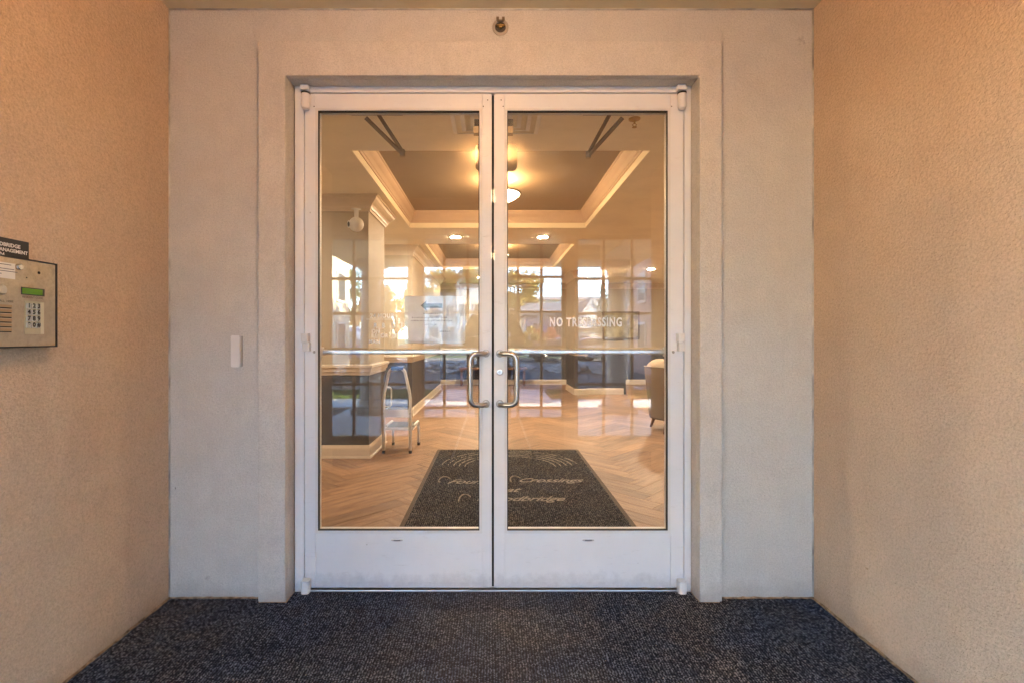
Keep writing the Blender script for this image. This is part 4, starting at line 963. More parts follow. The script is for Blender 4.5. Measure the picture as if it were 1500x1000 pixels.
part('deflector', MB().lathe([(0.016, -0.055), (0.016, -0.057)], (0.945, 0.87, LC), 'z', 14), flat('brass', (0.45, 0.30, 0.12), 0.35, 1.0), cs)
sx_, sy_, sz_ = (522 - 722) * 4.98 / 720, 4.98 + CY, 1.24 + (495 - 329) * 4.98 / 720
sc2 = thing('security_camera', 'white ball security camera hanging at the corner of the near left pier', 'security camera', (sx_, sy_, sz_ + 0.1))
part('mount', MB().lathe([(0.022, 0.06), (0.022, 0.15), (0.05, 0.155)], (sx_, sy_, sz_), 'z', 18), M_white_p, sc2)
part('head', MB().ball((sx_, sy_, sz_), 0.074, 24, 16), M_white_p, sc2)
d_ = Vector((-0.75, -0.62, -0.12)).normalized(); c4 = Vector((sx_, sy_, sz_))
hd = part('lens_collar', MB().tube([c4 + d_ * 0.055, c4 + d_ * 0.082], 0.036, 20), M_white_p, sc2)
part('lens', MB().tube([c4 + d_ * 0.080, c4 + d_ * 0.0835], 0.026, 20), M_black, sc2)
pf2 = thing('framed_picture', 'large dark framed landscape picture on the far lobby wall at right', 'picture', (3.4, LY1 - 0.03, 1.55))
part('frame', MB().box(2.93, 3.93, LY1 - 0.05, LY1 - 0.03, 1.20, 1.95), M_bronze, pf2, 0.004)
part('canvas', MB().box(2.98, 3.88, LY1 - 0.056, LY1 - 0.0501, 1.25, 1.90), flat('canvas', (0.35, 0.30, 0.18), 0.8, var=0.5, scale=3), pf2)
cn = thing('console_table', 'low wooden bench against the far lobby wall', 'bench', (-0.2, LY1 - 0.3, 0))
part('top', MB().box(-0.9, 0.9, LY1 - 0.45, LY1 - 0.06, 0.42, 0.47), M_legwood, cn, 0.004)
for x in (-0.82, 0.82):
    for y in (LY1 - 0.40, LY1 - 0.12): part('leg', MB().box(x - 0.025, x + 0.025, y - 0.025, y + 0.025, 0, 0.4195), M_legwood, cn)

# ================================================================== OUTSIDE (behind the camera, seen mirrored in the door glass)
def Yz(zm): return -(zm - 2.41)            # distance along the mirrored line of sight -> world Y
# ground sheets, 4 mm apart
struct('ground', MB().box(-400, 400, -700, 120, -0.30, -0.160), M_lawn)
struct('car_park', MB().box(-60, 60, Yz(31), Yz(12), -0.150, -0.140), M_asphalt)
struct('road', MB().box(-200, 200, Yz(44), Yz(37), -0.1560, -0.1500), M_asphalt)
struct('lawn_far', MB().box(-90, 90, Yz(36.9), Yz(31.2), -0.155, -0.05), M_lawn)
struct('kerb', MB().box(-60, 60, Yz(31.2), Yz(31.0), -0.15, 0.0).box(-60, -1.2, Yz(12.0), Yz(11.85), -0.15, 0.0).box(1.2, 60, Yz(12.0), Yz(11.85), -0.15, 0.0), M_conc)
struct('lawn', MB().box(-60, -1.25, Yz(11.84), Yz(10.1), -0.155, -0.006).box(1.25, 60, Yz(11.84), Yz(10.1), -0.155, -0.006), M_lawn)
struct('pavement', MB().box(-60, 60, Yz(10.09), Yz(8.9), -0.155, -0.012).box(-1.2, 1.2, Yz(12.0), Yz(10.09), -0.155, -0.012), M_conc)
struct('porch_slab', MB().box(-2.55, 2.55, Yz(8.895), -3.21, -0.15, -0.003), M_conc)
struct('planting_bed', MB().box(-40, -2.56, Yz(8.895), -3.21, -0.155, -0.02).box(2.56, 40, Yz(8.895), -3.21, -0.155, -0.02), M_mulch)
ln = MB()
for k in range(-8, 9):
    ln.box(k * 2.7 + 1.3, k * 2.7 + 1.4, Yz(30.5), Yz(26), -0.1395, -0.1355)
    if k not in (-2,-1, 0): ln.box(k * 2.7 + 1.3, k * 2.7 + 1.4, Yz(16.8), Yz(12.6), -0.1395, -0.1355)
o = struct('parking_line', ln, M_line)
# grass blades: countless, one object
def blades(name, x0, x1, y0, y1, n, h, z):
    xs = rng.uniform(x0, x1, n); ys = rng.uniform(y0, y1, n); a = rng.uniform(0, math.pi, n); hh = rng.uniform(0.5, 1, n) * h; w = 0.012
    v = np.zeros((n, 3, 3)); v[:, 0] = np.stack([xs - w * np.cos(a), ys - w * np.sin(a), np.full(n, z)], 1); v[:, 1] = np.stack([xs + w * np.cos(a), ys + w * np.sin(a), np.full(n, z)], 1)
    v[:, 2] = np.stack([xs + rng.normal(0, .02, n), ys + rng.normal(0, .02, n), z + hh], 1)
    me = bpy.data.meshes.new(name); me.from_pydata(v.reshape(-1, 3).tolist(), [], [(3 * i, 3 * i + 1, 3 * i + 2) for i in range(n)]); me.materials.append(M_grass)
    ob = bpy.data.objects.new(name, me); COL.objects.link(ob); return tag(ob, 'short green grass of the verge outside the porch', 'grass', kind='stuff')
M_grass = flat('grass_blade', (0.09, 0.16, 0.035), 0.8, var=0.4, scale=6)
blades('grass', -7.5, -1.3, Yz(11.8), Yz(10.15), 9000, 0.07, -0.006)
blades('grass', 1.3, 7.5, Yz(11.8), Yz(10.15), 9000, 0.07, -0.006)['label'] = 'short green grass strip right of the walkway outside'
bpy.data.objects['grass']['label'] = 'short green grass strip left of the walkway outside'

# facade windows with muntins
def grid_window(name, label, x0, x1, y, z0, z1, vx, hz, mw=0.028, fr_=0.05):
    t = thing(name, label, 'window', ((x0 + x1) / 2, y, z0))
    M_ = flat('muntin_tan', (0.36, 0.25, 0.15), 0.5)
    part('frame', MB().box(x0, x1, y - 0.04, y + 0.04, z1 - fr_, z1).box(x0, x1, y - 0.04, y + 0.04, z0, z0 + fr_).box(x0, x0 + fr_ * .4, y - 0.04, y + 0.04, z0 + fr_, z1 - fr_).box(x1 - fr_ * .4, x1, y - 0.04, y + 0.04, z0 + fr_, z1 - fr_), M_, t)
    for x in vx: part('muntin', MB().box(x - mw / 2, x + mw / 2, y - 0.02, y + 0.02, z0 + fr_, z1 - fr_), M_, t)
    for z in hz: part('muntin', MB().box(x0 + fr_ * .4, x1 - fr_ * .4, y - 0.018, y + 0.018, z - mw / 2, z + mw / 2), M_, t)
    part('pane', MB().box(x0 + fr_ * .4, x1 - fr_ * .4, y - 0.003, y + 0.003, z0 + fr_, z1 - fr_), M_wglass, t)
    return t
grid_window('grid_window', 'tall gridded window left of the bay behind the camera', -5.40, -0.94, -3.13, 0.09, 2.40, [-1.255 - 0.32 * k for k in range(13)], [0.72, 1.12, 1.515, 1.91])
grid_window('grid_window', 'tall gridded window right of the bay behind the camera', 0.94, 5.40, -3.13, 0.09, 2.40, [1.255 + 0.32 * k for k in range(13)], [0.72, 1.12, 1.515, 1.91])
gd = grid_window('grid_door', 'pair of gridded glass outer doors behind the camera', -0.80, 0.80, -3.13, 0.0, 2.40, [-0.55, -0.283, 0.283, 0.55], [0.453, 0.743, 1.14, 1.53, 1.93])
M_tan = flat('muntin_tan', (0.36, 0.25, 0.15), 0.5)
part('meeting_stile', MB().box(-0.05, 0.05, -3.165, -3.095, 0.05, 2.35), M_tan, gd)
part('bottom_rail', MB().box(-0.78, -0.051, -3.162, -3.098, 0.05, 0.35), M_tan, gd, 0.003)
part('bottom_rail', MB().box(0.051, 0.78, -3.162, -3.098, 0.05, 0.35), M_tan, gd, 0.003)

# porch roof and columns
struct('porch_roof', MB().box(-2.50, 2.50, Yz(8.9), -3.21, 2.75, 2.95).box(-2.50, 2.50, Yz(8.9), Yz(8.0), 2.52, 2.7499).box(-2.50, -1.75, Yz(7.999), -3.21, 2.52, 2.7499).box(1.75, 2.50, Yz(7.999), -3.21, 2.52, 2.7499), M_soffit)
M_colm = flat('column_paint', (0.55, 0.52, 0.48), 0.6, var=0.05)
def column(x, y, label):
    t = thing('porch_column', label, 'column', (x, y, -0.003), 'round columns of the porch')
    part('plinth', MB().box(x - 0.27, x + 0.27, y - 0.27, y + 0.27, -0.003, 0.10), M_colm, t, 0.006)
    part('base', MB().lathe([(0.25, 0.10), (0.262, 0.13), (0.25, 0.16), (0.215, 0.175), (0.225, 0.20), (0.20, 0.225)], (x, y, 0), 'z', 32), M_colm, t)
    part('shaft', MB().lathe([(0.178, 0.22), (0.176, 0.9), (0.165, 1.7), (0.152, 2.26)], (x, y, 0), 'z', 36), M_colm, t)
    part('capital', MB().lathe([(0.155, 2.26), (0.175, 2.275), (0.155, 2.29), (0.157, 2.34), (0.19, 2.375), (0.215, 2.40), (0.215, 2.415)], (x, y, 0), 'z', 32).box(x - 0.24, x + 0.24, y - 0.24, y + 0.24, 2.4155, 2.52), M_colm, t)
    return t
column(-2.03, Yz(8.15), 'round porch column left of the walkway')
column(2.10, Yz(8.25), 'round porch column right of the walkway')

# the building above and around
M_siding = flat('building_siding', (0.55, 0.47, 0.38), 0.8, var=0.05)
struct('building_shell', MB().box(-20, 20, -3.19, 14, 3.11, 11.0).box(-20, -5.76, -3.19, 14, -0.2, 3.10).box(6.3, 20, -3.19, 14, -0.2, 3.10).box(-5.3, 6.3, 11.0, 14, -0.2, 3.1), M_siding)

# ---- houses
M_wsid = flat('white_siding', (0.62, 0.60, 0.57), 0.7, var=0.04)
M_gsid = flat('grey_siding', (0.30, 0.33, 0.37), 0.7, var=0.05)
M_csid = flat('cream_siding', (0.62, 0.53, 0.38), 0.7, var=0.04)
M_psid = flat('pink_brick', (0.42, 0.25, 0.21), 0.85, var=0.15, scale=8)
M_rgrey = flat('grey_shingle', (0.20, 0.19, 0.19), 0.85, var=0.2, scale=5)
M_rblue = flat('slate_shingle', (0.13, 0.15, 0.18), 0.85, var=0.2, scale=5)
M_shut = flat('blue_shutter', (0.05, 0.12, 0.28), 0.6)
def house(label, x0, x1, y0, y1, h, wall, roof, ridge='x', rh=2.0, wins=(), garage=None, gable=None, shutters=False, clap=True):
    """front faces +Y"""
    t = thing('house', label, 'house', ((x0 + x1) / 2, (y0 + y1) / 2, -0.16))
    part('wall', MB().box(x0, x1, y0, y1, -0.16, h), wall, t)
    if rh > 0.3:
        ov = 0.35
        if ridge == 'x':
            m = MB().prism([(y0 - ov, h - 0.02), (y1 + ov, h - 0.02), (y1 + ov, h + 0.12), ((y0 + y1) / 2, h + rh), (y0 - ov, h + 0.12)], x0 - ov, x1 + ov, 'x')
        else:
            m = MB().prism([(x0 - ov, h - 0.02), (x1 + ov, h - 0.02), (x1 + ov, h + 0.12), ((x0 + x1) / 2, h + rh), (x0 - ov, h + 0.12)], y0 - ov, y1 + ov, 'y')
        ro = part('roof', m, roof, t)
        if ridge == 'y':      # gable wall and rake boards
            part('gable', MB().prism([(x0 + 0.1, h + 0.10), (x1 - 0.1, h + 0.10), ((x0 + x1) / 2, h + rh - 0.25)], y1 + ov + 0.002, y1 + ov + 0.06, 'y'), wall, t)
            a, b_, c_ = (x0 - ov, h), ((x0 + x1) / 2, h + rh + 0.05), (x1 + ov, h)
            part('rake_board', MB().prism([a, b_, c_, (c_[0], c_[1] - 0.3), (b_[0], b_[1] - 0.35), (a[0], a[1] - 0.3)], y1 + ov + 0.061, y1 + ov + 0.12, 'y'), M_wsid, t)
    else:
        ro = part('roof', MB().box(x0 - 0.15, x1 + 0.15, y0 - 0.15, y1 + 0.15, h + 0.001, h + 0.25), roof, t)
    for wx, wz, ww, wh in wins:
        w = part('window', MB().box(wx - ww / 2 - 0.09, wx + ww / 2 + 0.09, y1 + 0.001, y1 + 0.07, wz - 0.09, wz + wh + 0.09), M_wsid if wall is not M_wsid else M_cream, t)
        part('pane', MB().box(wx - ww / 2, wx - 0.03, y1 + 0.0702, y1 + 0.08, wz, wz + wh).box(wx + 0.03, wx + ww / 2, y1 + 0.0702, y1 + 0.08, wz, wz + wh), M_dglass, w)
        part('sill', MB().box(wx - ww / 2 - 0.15, wx + ww / 2 + 0.15, y1 + 0.0702, y1 + 0.16, wz - 0.13, wz - 0.05), M_wsid, w)
        if shutters:
            for s_ in (-1, 1): part('shutter', MB().box(wx + s_ * (ww / 2 + 0.12), wx + s_ * (ww / 2 + 0.55), y1 + 0.001, y1 + 0.06, wz, wz + wh), M_shut, t)
    if garage:
        gx, gw = garage; g = part('garage_door', MB().box(gx - gw / 2, gx + gw / 2, y1 + 0.001, y1 + 0.05, -0.15, 2.1), M_wsid, t)
        for k in range(4): part('panel', MB().box(gx - gw / 2 + 0.1, gx + gw / 2 - 0.1, y1 + 0.0502, y1 + 0.075, -0.05 + k * 0.54, 0.38 + k * 0.54), M_wsid, g)
    m = MB()
    if clap:
        z = 0.1
        while z < h - 0.1: m.box(x0 + 0.02, x1 - 0.02, y1 + 0.0003, y1 + 0.012, z, z + 0.02); z += 0.24
        part('siding_board', m, wall, t, kind='stuff')
    return t
def gx(px, zm): return (px - 722) * zm / 720
def gz(py, zm): return CZ - (py - 495) * zm / 720
h1 = house('grey and white flat roofed townhouse block left of the walkway far behind', gx(622, 60), gx(668, 60), Yz(72), Yz(60), gz(432, 60), M_wsid, M_rgrey, rh=0, wins=[(-7.2, 1.0, 1, 1.5), (-7.2, 3.6, 1, 1.5), (-5.3, 3.6, 1, 1.5), (-5.3, 1.0, 1, 1.5)])
h2 = house('taller grey townhouse block beside the walkway far behind', gx(668.5, 59), gx(712, 59), Yz(72), Yz(59), gz(420, 59), M_wsid, M_rgrey, rh=0, wins=[(-3.4, 1.0, 1, 1.5), (-3.4, 3.8, 1, 1.5), (-1.6, 3.8, 1, 1.5), (-1.6, 1.0, 1, 1.5)])
h3 = house('cream sunlit three storey house right of the walkway far behind', gx(742, 58), gx(766, 58), Yz(66), Yz(58), gz(440, 58), M_csid, M_rgrey, rh=0, wins=[(2.4, 0.8, 0.8, 1.3), (2.4, 3.2, 0.8, 1.3)])
h4 = house('grey house with slate roof and blue shutters', gx(770, 45), gx(829, 45), Yz(52), Yz(45), gz(462, 45), M_gsid, M_rblue, 'x', 1.4, wins=[(4.1, 1.35, 0.8, 1.2), (6.0, 1.35, 0.8, 1.2)], shutters=True)
h5 = house('pale long apartment building with low roof far behind the grey house', gx(775, 85), gx(893, 85), Yz(100), Yz(85), gz(440, 85), M_wsid, M_rgrey, 'x', 1.2, wins=[(8 + 2.6 * k, 1.5 + 3 * j, 1.1, 1.5) for k in range(5) for j in range(2)])
h6 = house('white gabled house with garage behind the parked silver car', gx(850, 42), gx(884, 42), Yz(50), Yz(42), gz(470, 42), M_wsid, M_rgrey, 'y', 2.0, wins=[(8.4, 2.6, 0.9, 0.9)], garage=(8.45, 1.7))
h7 = house('smaller lower gabled wing in front of the white house', gx(845, 40), gx(872, 40), Yz(41.9), Yz(40), gz(483, 40), M_wsid, M_rgrey, 'y', 1.3, wins=[(7.5, 0.5, 0.8, 0.9)])
h8 = house('pale apartment block at the far right beyond the column', gx(900, 80), gx(960, 80), Yz(92), Yz(80), gz(446, 80), M_csid, M_rgrey, 'x', 1.2, wins=[(22, 2, 1, 1.5), (22, 5, 1, 1.5)])
# the two neighbouring wings, side-on to the view
def wing(label, x0, x1, y0, y1, h, mat, s):
    t = thing('side_wing', label, 'house', ((x0 + x1) / 2, (y0 + y1) / 2, -0.16))
    part('wall', MB().box(x0, x1, y0, y1, -0.16, h), mat, t)
    part('roof', MB().box(x0 - 0.2, x1 + 0.2, y0 - 0.2, y1 + 0.2, h + 0.001, h + 0.22), M_rgrey, t, 0.02)
    xf = x0 if s > 0 else x1
    for yy in np.arange(y0 + 1.2, y1 - 0.8, 1.9):
        for z in (0.7, 2.6):
            a, b_ = sorted((xf - s * 0.001, xf - s * 0.06)); w = part('window', MB().box(a, b_, yy - 0.5, yy + 0.5, z, z + 1.15), M_wsid, t)
            a, b_ = sorted((xf - s * 0.0602, xf - s * 0.07)); part('pane', MB().box(a, b_, yy - 0.42, yy + 0.42, z + 0.08, z + 1.07), M_dglass, w)
    return t
wing('pink brick neighbouring wing right of the porch', 5.8, 12, Yz(24), Yz(12.6), 4.30, M_psid, 1)
wing('tan neighbouring wing left of the porch, lit by the sun along its top', -12, -5.85, Yz(20.0), Yz(12.6), 4.45, M_csid, -1)

# ---- trees
def leafmat(name, cols):
    m, n, l, p = new_mat(name); gi = n.new('ShaderNodeNewGeometry')
    l.new(ramp(n, l, gi.outputs['Random Per Island'], [(i / (len(cols) - 1), c) for i, c in enumerate(cols)]), p.inputs['Base Color'])
    p.inputs['Roughness'].default_value = 0.7
    return m
M_aut = leafmat('autumn_leaf', [(0.16, 0.17, 0.04), (0.32, 0.25, 0.06), (0.42, 0.26, 0.06), (0.20, 0.22, 0.06)])
M_grn = leafmat('green_leaf', [(0.06, 0.10, 0.03), (0.10, 0.15, 0.045), (0.15, 0.17, 0.06)])
M_drk = leafmat('needle', [(0.02, 0.04, 0.02), (0.035, 0.06, 0.03), (0.05, 0.07, 0.035)])
M_red = leafmat('red_leaf', [(0.30, 0.05, 0.03), (0.42, 0.09, 0.04), (0.25, 0.08, 0.04)])
def tree(label, x, y, h, cr, mat, kind='round', n=3200, leaf=0.16, z0=-0.15, trunk_h=None, name='tree', cat='tree'):
    t = thing(name, label, cat, (x, y, z0))
    th = trunk_h if trunk_h is not None else h * 0.32
    tr_ = MB(); top = h * (0.8 if kind != 'cone' else 0.95)
    r0 = max(0.03, h * 0.022)
    pts = [(x + 0.03 * h * math.sin(k * 0.9) * k / 6, y + 0.02 * h * math.cos(k * 1.3) * k / 6, z0 + top * k / 6) for k in range(7)]
    tr_.tube(pts, [r0 * (1.25 - k / 6) + 0.01 for k in range(7)], 8)
    part('trunk', tr_, M_bark, t)
    cl = []
    if kind == 'cone':
        for k in range(40):
            f = k / 40; z = z0 + th + (h - th) * f; rr = cr * (1 - f) ** 0.8 + 0.06
            for _ in range(3): a = random.uniform(0, 6.28); cl.append((x + rr * .7 * math.cos(a), y + rr * .7 * math.sin(a), z, rr * .45 + .05))
    else:
        lm = MB()
        for k in range(26 if h > 3 else 12):
            a = random.uniform(0, 6.28); e = random.uniform(-0.5, 1); q = random.uniform(0.35, 1) ** .6
            cz = z0 + th + (h - th) * 0.5
            px_, py_, pz_ = x + cr * q * math.cos(a) * math.sqrt(1 - e * e * .6), y + cr * q * math.sin(a) * math.sqrt(1 - e * e * .6), cz + (h - th) * 0.46 * e * q
            cl.append((px_, py_, pz_, cr * random.uniform(0.20, 0.36)))
            if k % 3 == 0: lm.tube([pts[2 + k % 3], ((pts[3][0] + px_) / 2, (pts[3][1] + py_) / 2, (pts[3][2] + pz_) / 2), (px_, py_, pz_)], [r0 * .45, r0 * .28, r0 * .1], 6)
        part('limb', lm, M_bark, t, kind='stuff')
    cl = np.array(cl); w = cl[:, 3] ** 2; idx = rng.choice(len(cl), n, p=w / w.sum())
    d = rng.normal(size=(n, 3)); d /= np.linalg.norm(d, axis=1)[:, None]
    c = cl[idx, :3] + d * (cl[idx, 3:4] * rng.uniform(0.35, 1.05, (n, 1)))
    u = rng.normal(size=(n, 3)); u /= np.linalg.norm(u, axis=1)[:, None]; v = np.cross(u, rng.normal(size=(n, 3))); v /= np.linalg.norm(v, axis=1)[:, None]
    s_ = leaf * rng.uniform(0.5, 1.2, (n, 1)); V = np.stack([c - u * s_, c + v * s_ * .5, c + u * s_, c - v * s_ * .5], 1).reshape(-1, 3) - np.array([x, y, z0])
    me = bpy.data.meshes.new('crown'); me.from_pydata(V.tolist(), [], [(4 * i, 4 * i + 1, 4 * i + 2, 4 * i + 3) for i in range(n)]); me.materials.append(mat)
    ob = bpy.data.objects.new('crown', me); COL.objects.link(ob); ob.parent = t; ob['kind'] = 'stuff'; return t
tree('tall yellow green autumn tree right of the walkway beside the cream house', gx(757, 50), Yz(50), gz(388, 50), 2.9, M_aut, n=5200, leaf=.20)
tree('wide autumn tree far behind, left part of the row over the townhouses', gx(636, 80), Yz(80), gz(378, 80), 4.2, M_aut, n=4200, leaf=.26)
tree('bushy autumn tree in the middle of the row over the townhouses', gx(672, 82), Yz(82), gz(380, 82), 4.4, M_aut, n=4200, leaf=.26)
tree('green autumn tree at the right end of the row over the townhouses', gx(706, 78), Yz(78), gz(384, 78), 3.8, M_grn, n=3600, leaf=.26)
tree('yellow leaning tree between pier and townhouses', gx(580, 38), Yz(38), gz(414, 38), 1.5, M_aut, n=2600, leaf=.12)
tree('dark narrow cypress left of the yellow tree', gx(566, 24), Yz(24), gz(412, 24), 0.42, M_drk, 'cone', n=2600, leaf=.08, trunk_h=0.3)
tree('feathery pine edging the left townhouse', gx(600, 46), Yz(46), gz(405, 46), 1.3, M_drk, 'cone', n=2200, leaf=.11)
tree('thin green tree seen past the left porch column', gx(520, 34), Yz(34), gz(372, 34), 1.5, M_grn, n=2200, leaf=.10)
tree('low golden tree behind the thin green tree', gx(518, 46), Yz(46), gz(432, 46), 2.2, M_aut, n=2600, leaf=.15)
tree('narrow dark conifer beside the right porch column', gx(884, 30), Yz(30), gz(408, 30), 0.62, M_drk, 'cone', n=3000, leaf=.08, trunk_h=.4)
tree('round orange red shrub before the grey house', gx(801, 33), Yz(33), gz(478, 33), 1.0, M_red, n=2000, leaf=.09, trunk_h=.3, z0=-.05, name='shrub', cat='shrub')
tree('brownish rounded shrub left of the red shrub', gx(783, 31.8), Yz(31.8), gz(481, 31.8), 0.9, M_aut, n=2000, leaf=.08, trunk_h=.3, z0=-.05, name='shrub', cat='shrub')
tree('small red maple seen past the left pier', gx(557, 28), Yz(28), gz(445, 28), 0.30, M_red, n=700, leaf=.07, trunk_h=1.9)
for k in range(5):
    tree('clipped dark shrub in the planting bed, number %s from the porch' % ('one two three four five'.split()[k]), (-3.2 - 0.8 * k), Yz(12.9) + 0, 0.72, 0.42, M_drk, n=900, leaf=.05, trunk_h=.1, name='shrub', cat='shrub')

for k, (x, y, h) in enumerate(((17, -8.5, 12.5), (18.5, -13.5, 14), (17.5, -19, 13.0))):
    tree(('tall leafy tree beyond the pink wing, nearest the building', 'tallest leafy tree beyond the middle of the pink wing', 'tall leafy tree beyond the far end of the pink wing')[k], x, y, h, 3.9, M_grn, n=6000, leaf=.30)
# island of pale stones in the car park
m = MB()
for k in range(420):
    a = random.uniform(0, 6.28); q = math.sqrt(random.random()); cx_, cy_ = (gx(855, 21), Yz(21)) if k % 2 else (-1.2, Yz(22))
    X_, Y_ = cx_ + (1.6 if k % 2 else 3.4) * q * math.cos(a), cy_ + (2.4 if k % 2 else 3.0) * q * math.sin(a); r_ = random.uniform(0.08, 0.22)
    m.ball((X_, Y_, -0.14 + 0.28 * (1 - q * q)), (r_, r_ * random.uniform(.7, 1.2), r_ * .6), 7, 4)
tag(part('stone_bed', m, M_stone, None), 'pale river stones heaped in the car park islands', 'stones', kind='stuff')

# ---- cars
def car(label, x, y, rz, col, van=False):
    t = thing('parked_car', label, 'van' if van else 'car', (0, 0, 0))
    P = flat('paint_%s' % label.split()[0], col, 0.25, 0.3, spec=0.7)
    L_, W_ = (4.9, 1.95) if van else (4.5, 1.78)
    if van: prof = [(-2.4, .32), (-2.42, .9), (-2.3, 1.9), (-2.1, 2.02), (1.0, 2.02), (1.35, 1.85), (1.75, 1.12), (2.3, .98), (2.43, .7), (2.42, .32)]
    else: prof = [(-2.2, .30), (-2.25, .62), (-2.15, .88), (-1.65, .95), (-1.2, 1.32), (-.75, 1.43), (.2, 1.43), (.55, 1.33), (1.15, .93), (1.95, .80), (2.2, .62), (2.24, .30)]
    m = MB(); b = len(prof); lat = [(-W_ / 2, .86), (-W_ / 2 + .10, .98), (-W_ / 2 + .25, 1.0), (W_ / 2 - .25, 1.0), (W_ / 2 - .10, .98), (W_ / 2, .86)]
    for yy, s_ in lat:
        for px_, pz_ in prof:
            inset = max(0, pz_ - .95) * .28 * (1 if yy > 0 else -1)
            m.v.append((px_ * (.97 + .03 * s_), yy - inset * (1 if abs(yy) > .5 else 0), pz_ if pz_ < .95 else .95 + (pz_ - .95) * (s_ if pz_ > 1.3 else 1)))
    n_s = len(lat)
    for i in range(n_s - 1):
        for j in range(b): j2 = (j + 1) % b; m.f.append((i * b + j, i * b + j2, (i + 1) * b + j2, (i + 1) * b + j)); m.smooth.append(False)
    m.f.append(tuple(range(b))); m.f.append(tuple((n_s - 1) * b + j for j in range(b))[::-1]); m.smooth += [False, False]
    body = part('body', m, P, t, 0.03, seg=2)
    G = M_dglass; zt = 1.9 if van else 1.36
    sw = [(-2.0, 1.15), (-1.95, 1.75), (.95, 1.75), (1.45, 1.15)] if van else [(-1.45, .99), (-1.08, 1.28), (-.7, 1.35), (.15, 1.35), (.45, 1.27), (.95, .98)]
    for s_ in (-1, 1):
        yv = s_ * (W_ / 2 - .02); part('side_window', MB().prism([(a, c) for a, c in sw], yv - .03 * s_ - .05, yv - .03 * s_ + .02 if s_ > 0 else yv + .05, 'y'), G, t)
        part('headlight', MB().ball((L_ / 2 - .17, s_ * (W_ / 2 - .28), .66), (.10, .17, .08), 12, 8), M_chrome, t)
        part('tail_light', MB().box(-L_ / 2 - .0, -L_ / 2 + .12, s_ * (W_ / 2 - .34), s_ * (W_ / 2 - .12), .66, .84), flat('red_lens', (.3, .01, .01), .2), t)
        part('mirror', MB().ball((.75, s_ * (W_ / 2 + .06), 1.0), (.08, .10, .07), 10, 6), P, t)
        for wx in (-1.35, 1.38):
            w = part('wheel', MB().lathe([(.20, -.11), (.31, -.11), (.33, -.08), (.33, .08), (.31, .11), (.20, .11)], (wx, s_ * (W_ / 2 - .10), .33), 'y', 24), M_black, t)
            part('rim', MB().lathe([(.20, .0), (.20, .115), (.06, .09)], (wx, s_ * (W_ / 2 - .10), .33), 'y', 16, sgn=s_), M_alu, w)
    part('windscreen', MB().prism([(.62, 1.30), (1.12, .97), (1.15, .99), (.66, 1.33)] if not van else [(1.38, 1.80), (1.72, 1.16), (1.76, 1.17), (1.42, 1.82)], -W_ / 2 + .28, W_ / 2 - .28, 'y'), G, t)
    t.location = (x, y, -0.14); t.rotation_euler = (0, 0, rz); return t
car('silver parked car in front of the white gabled house', gx(868, 29), Yz(29), R(200), (.42, .43, .45))
car('blue parked car at the left edge beyond the lawn', gx(520, 28), Yz(28.5), R(80), (.05, .12, .30))
car('white van parked left beyond the hedge', gx(487, 27), Yz(29), R(10), (.65, .65, .65), True)
car('grey parked car before the townhouses', gx(640, 50), Yz(40), R(180), (.20, .21, .22))
car('dark parked car before the grey house with blue shutters', gx(806, 36), Yz(29.5), R(175), (.04, .045, .06))

# ================================================================== PHOTOGRAPHER AND TRIPOD (their outline shows dark in the glass)
tp = thing('tripod', 'camera tripod with pale legs standing on the carpet before the doors', 'tripod', (0, CY - 0.06, 0.01))
ty = CY - 0.075
part('centre_post', MB().tube([(0, ty, 0.80), (0, ty, 1.17)], 0.014, 12), M_steel, tp)
part('head', MB().rbox(-0.035, 0.035, ty - 0.03, ty + 0.03, 1.165, 1.195, 0.01, 'z'), M_black, tp, 0.003)
for a in (20, 160, 270):
    a = R(a); dx, dy = math.cos(a), math.sin(a) * 0.9
    lg = part('leg', MB().tube([(0.02 * dx, ty + 0.02 * dy, 1.10), (0.22 * dx, ty + 0.22 * dy, 0.60)], 0.016, 10), M_alu, tp)
    part('leg_section', MB().tube([(0.218 * dx, ty + 0.218 * dy, 0.605), (0.44 * dx, ty + 0.44 * dy, 0.035)], 0.011, 10), M_alu, lg)
    part('foot', MB().lathe([(0.017, 0.010), (0.017, 0.035), (0.012, 0.045)], (0.445 * dx, ty + 0.445 * dy, 0), 'z', 12), M_black, lg)
ph = thing('photo_camera', 'black camera mounted on the tripod facing the doors', 'camera', (0, ty, 1.197))
part('body', MB().rbox(-0.065, 0.065, CY - 0.125, CY - 0.075, 1.197, 1.285, 0.012, 'y'), M_black, ph, 0.004)
part('prism_housing', MB().prism([(-0.03, 1.2855), (0.03, 1.2855), (0.018, 1.308), (-0.018, 1.308)], CY - 0.115, CY - 0.078, 'y'), M_black, ph, 0.003)
part('lens_barrel', MB().lathe([(0.036, -0.074), (0.036, -0.03), (0.033, -0.028), (0.033, -0.022)], (0, CY, 1.24), 'y', 28), M_black, ph)

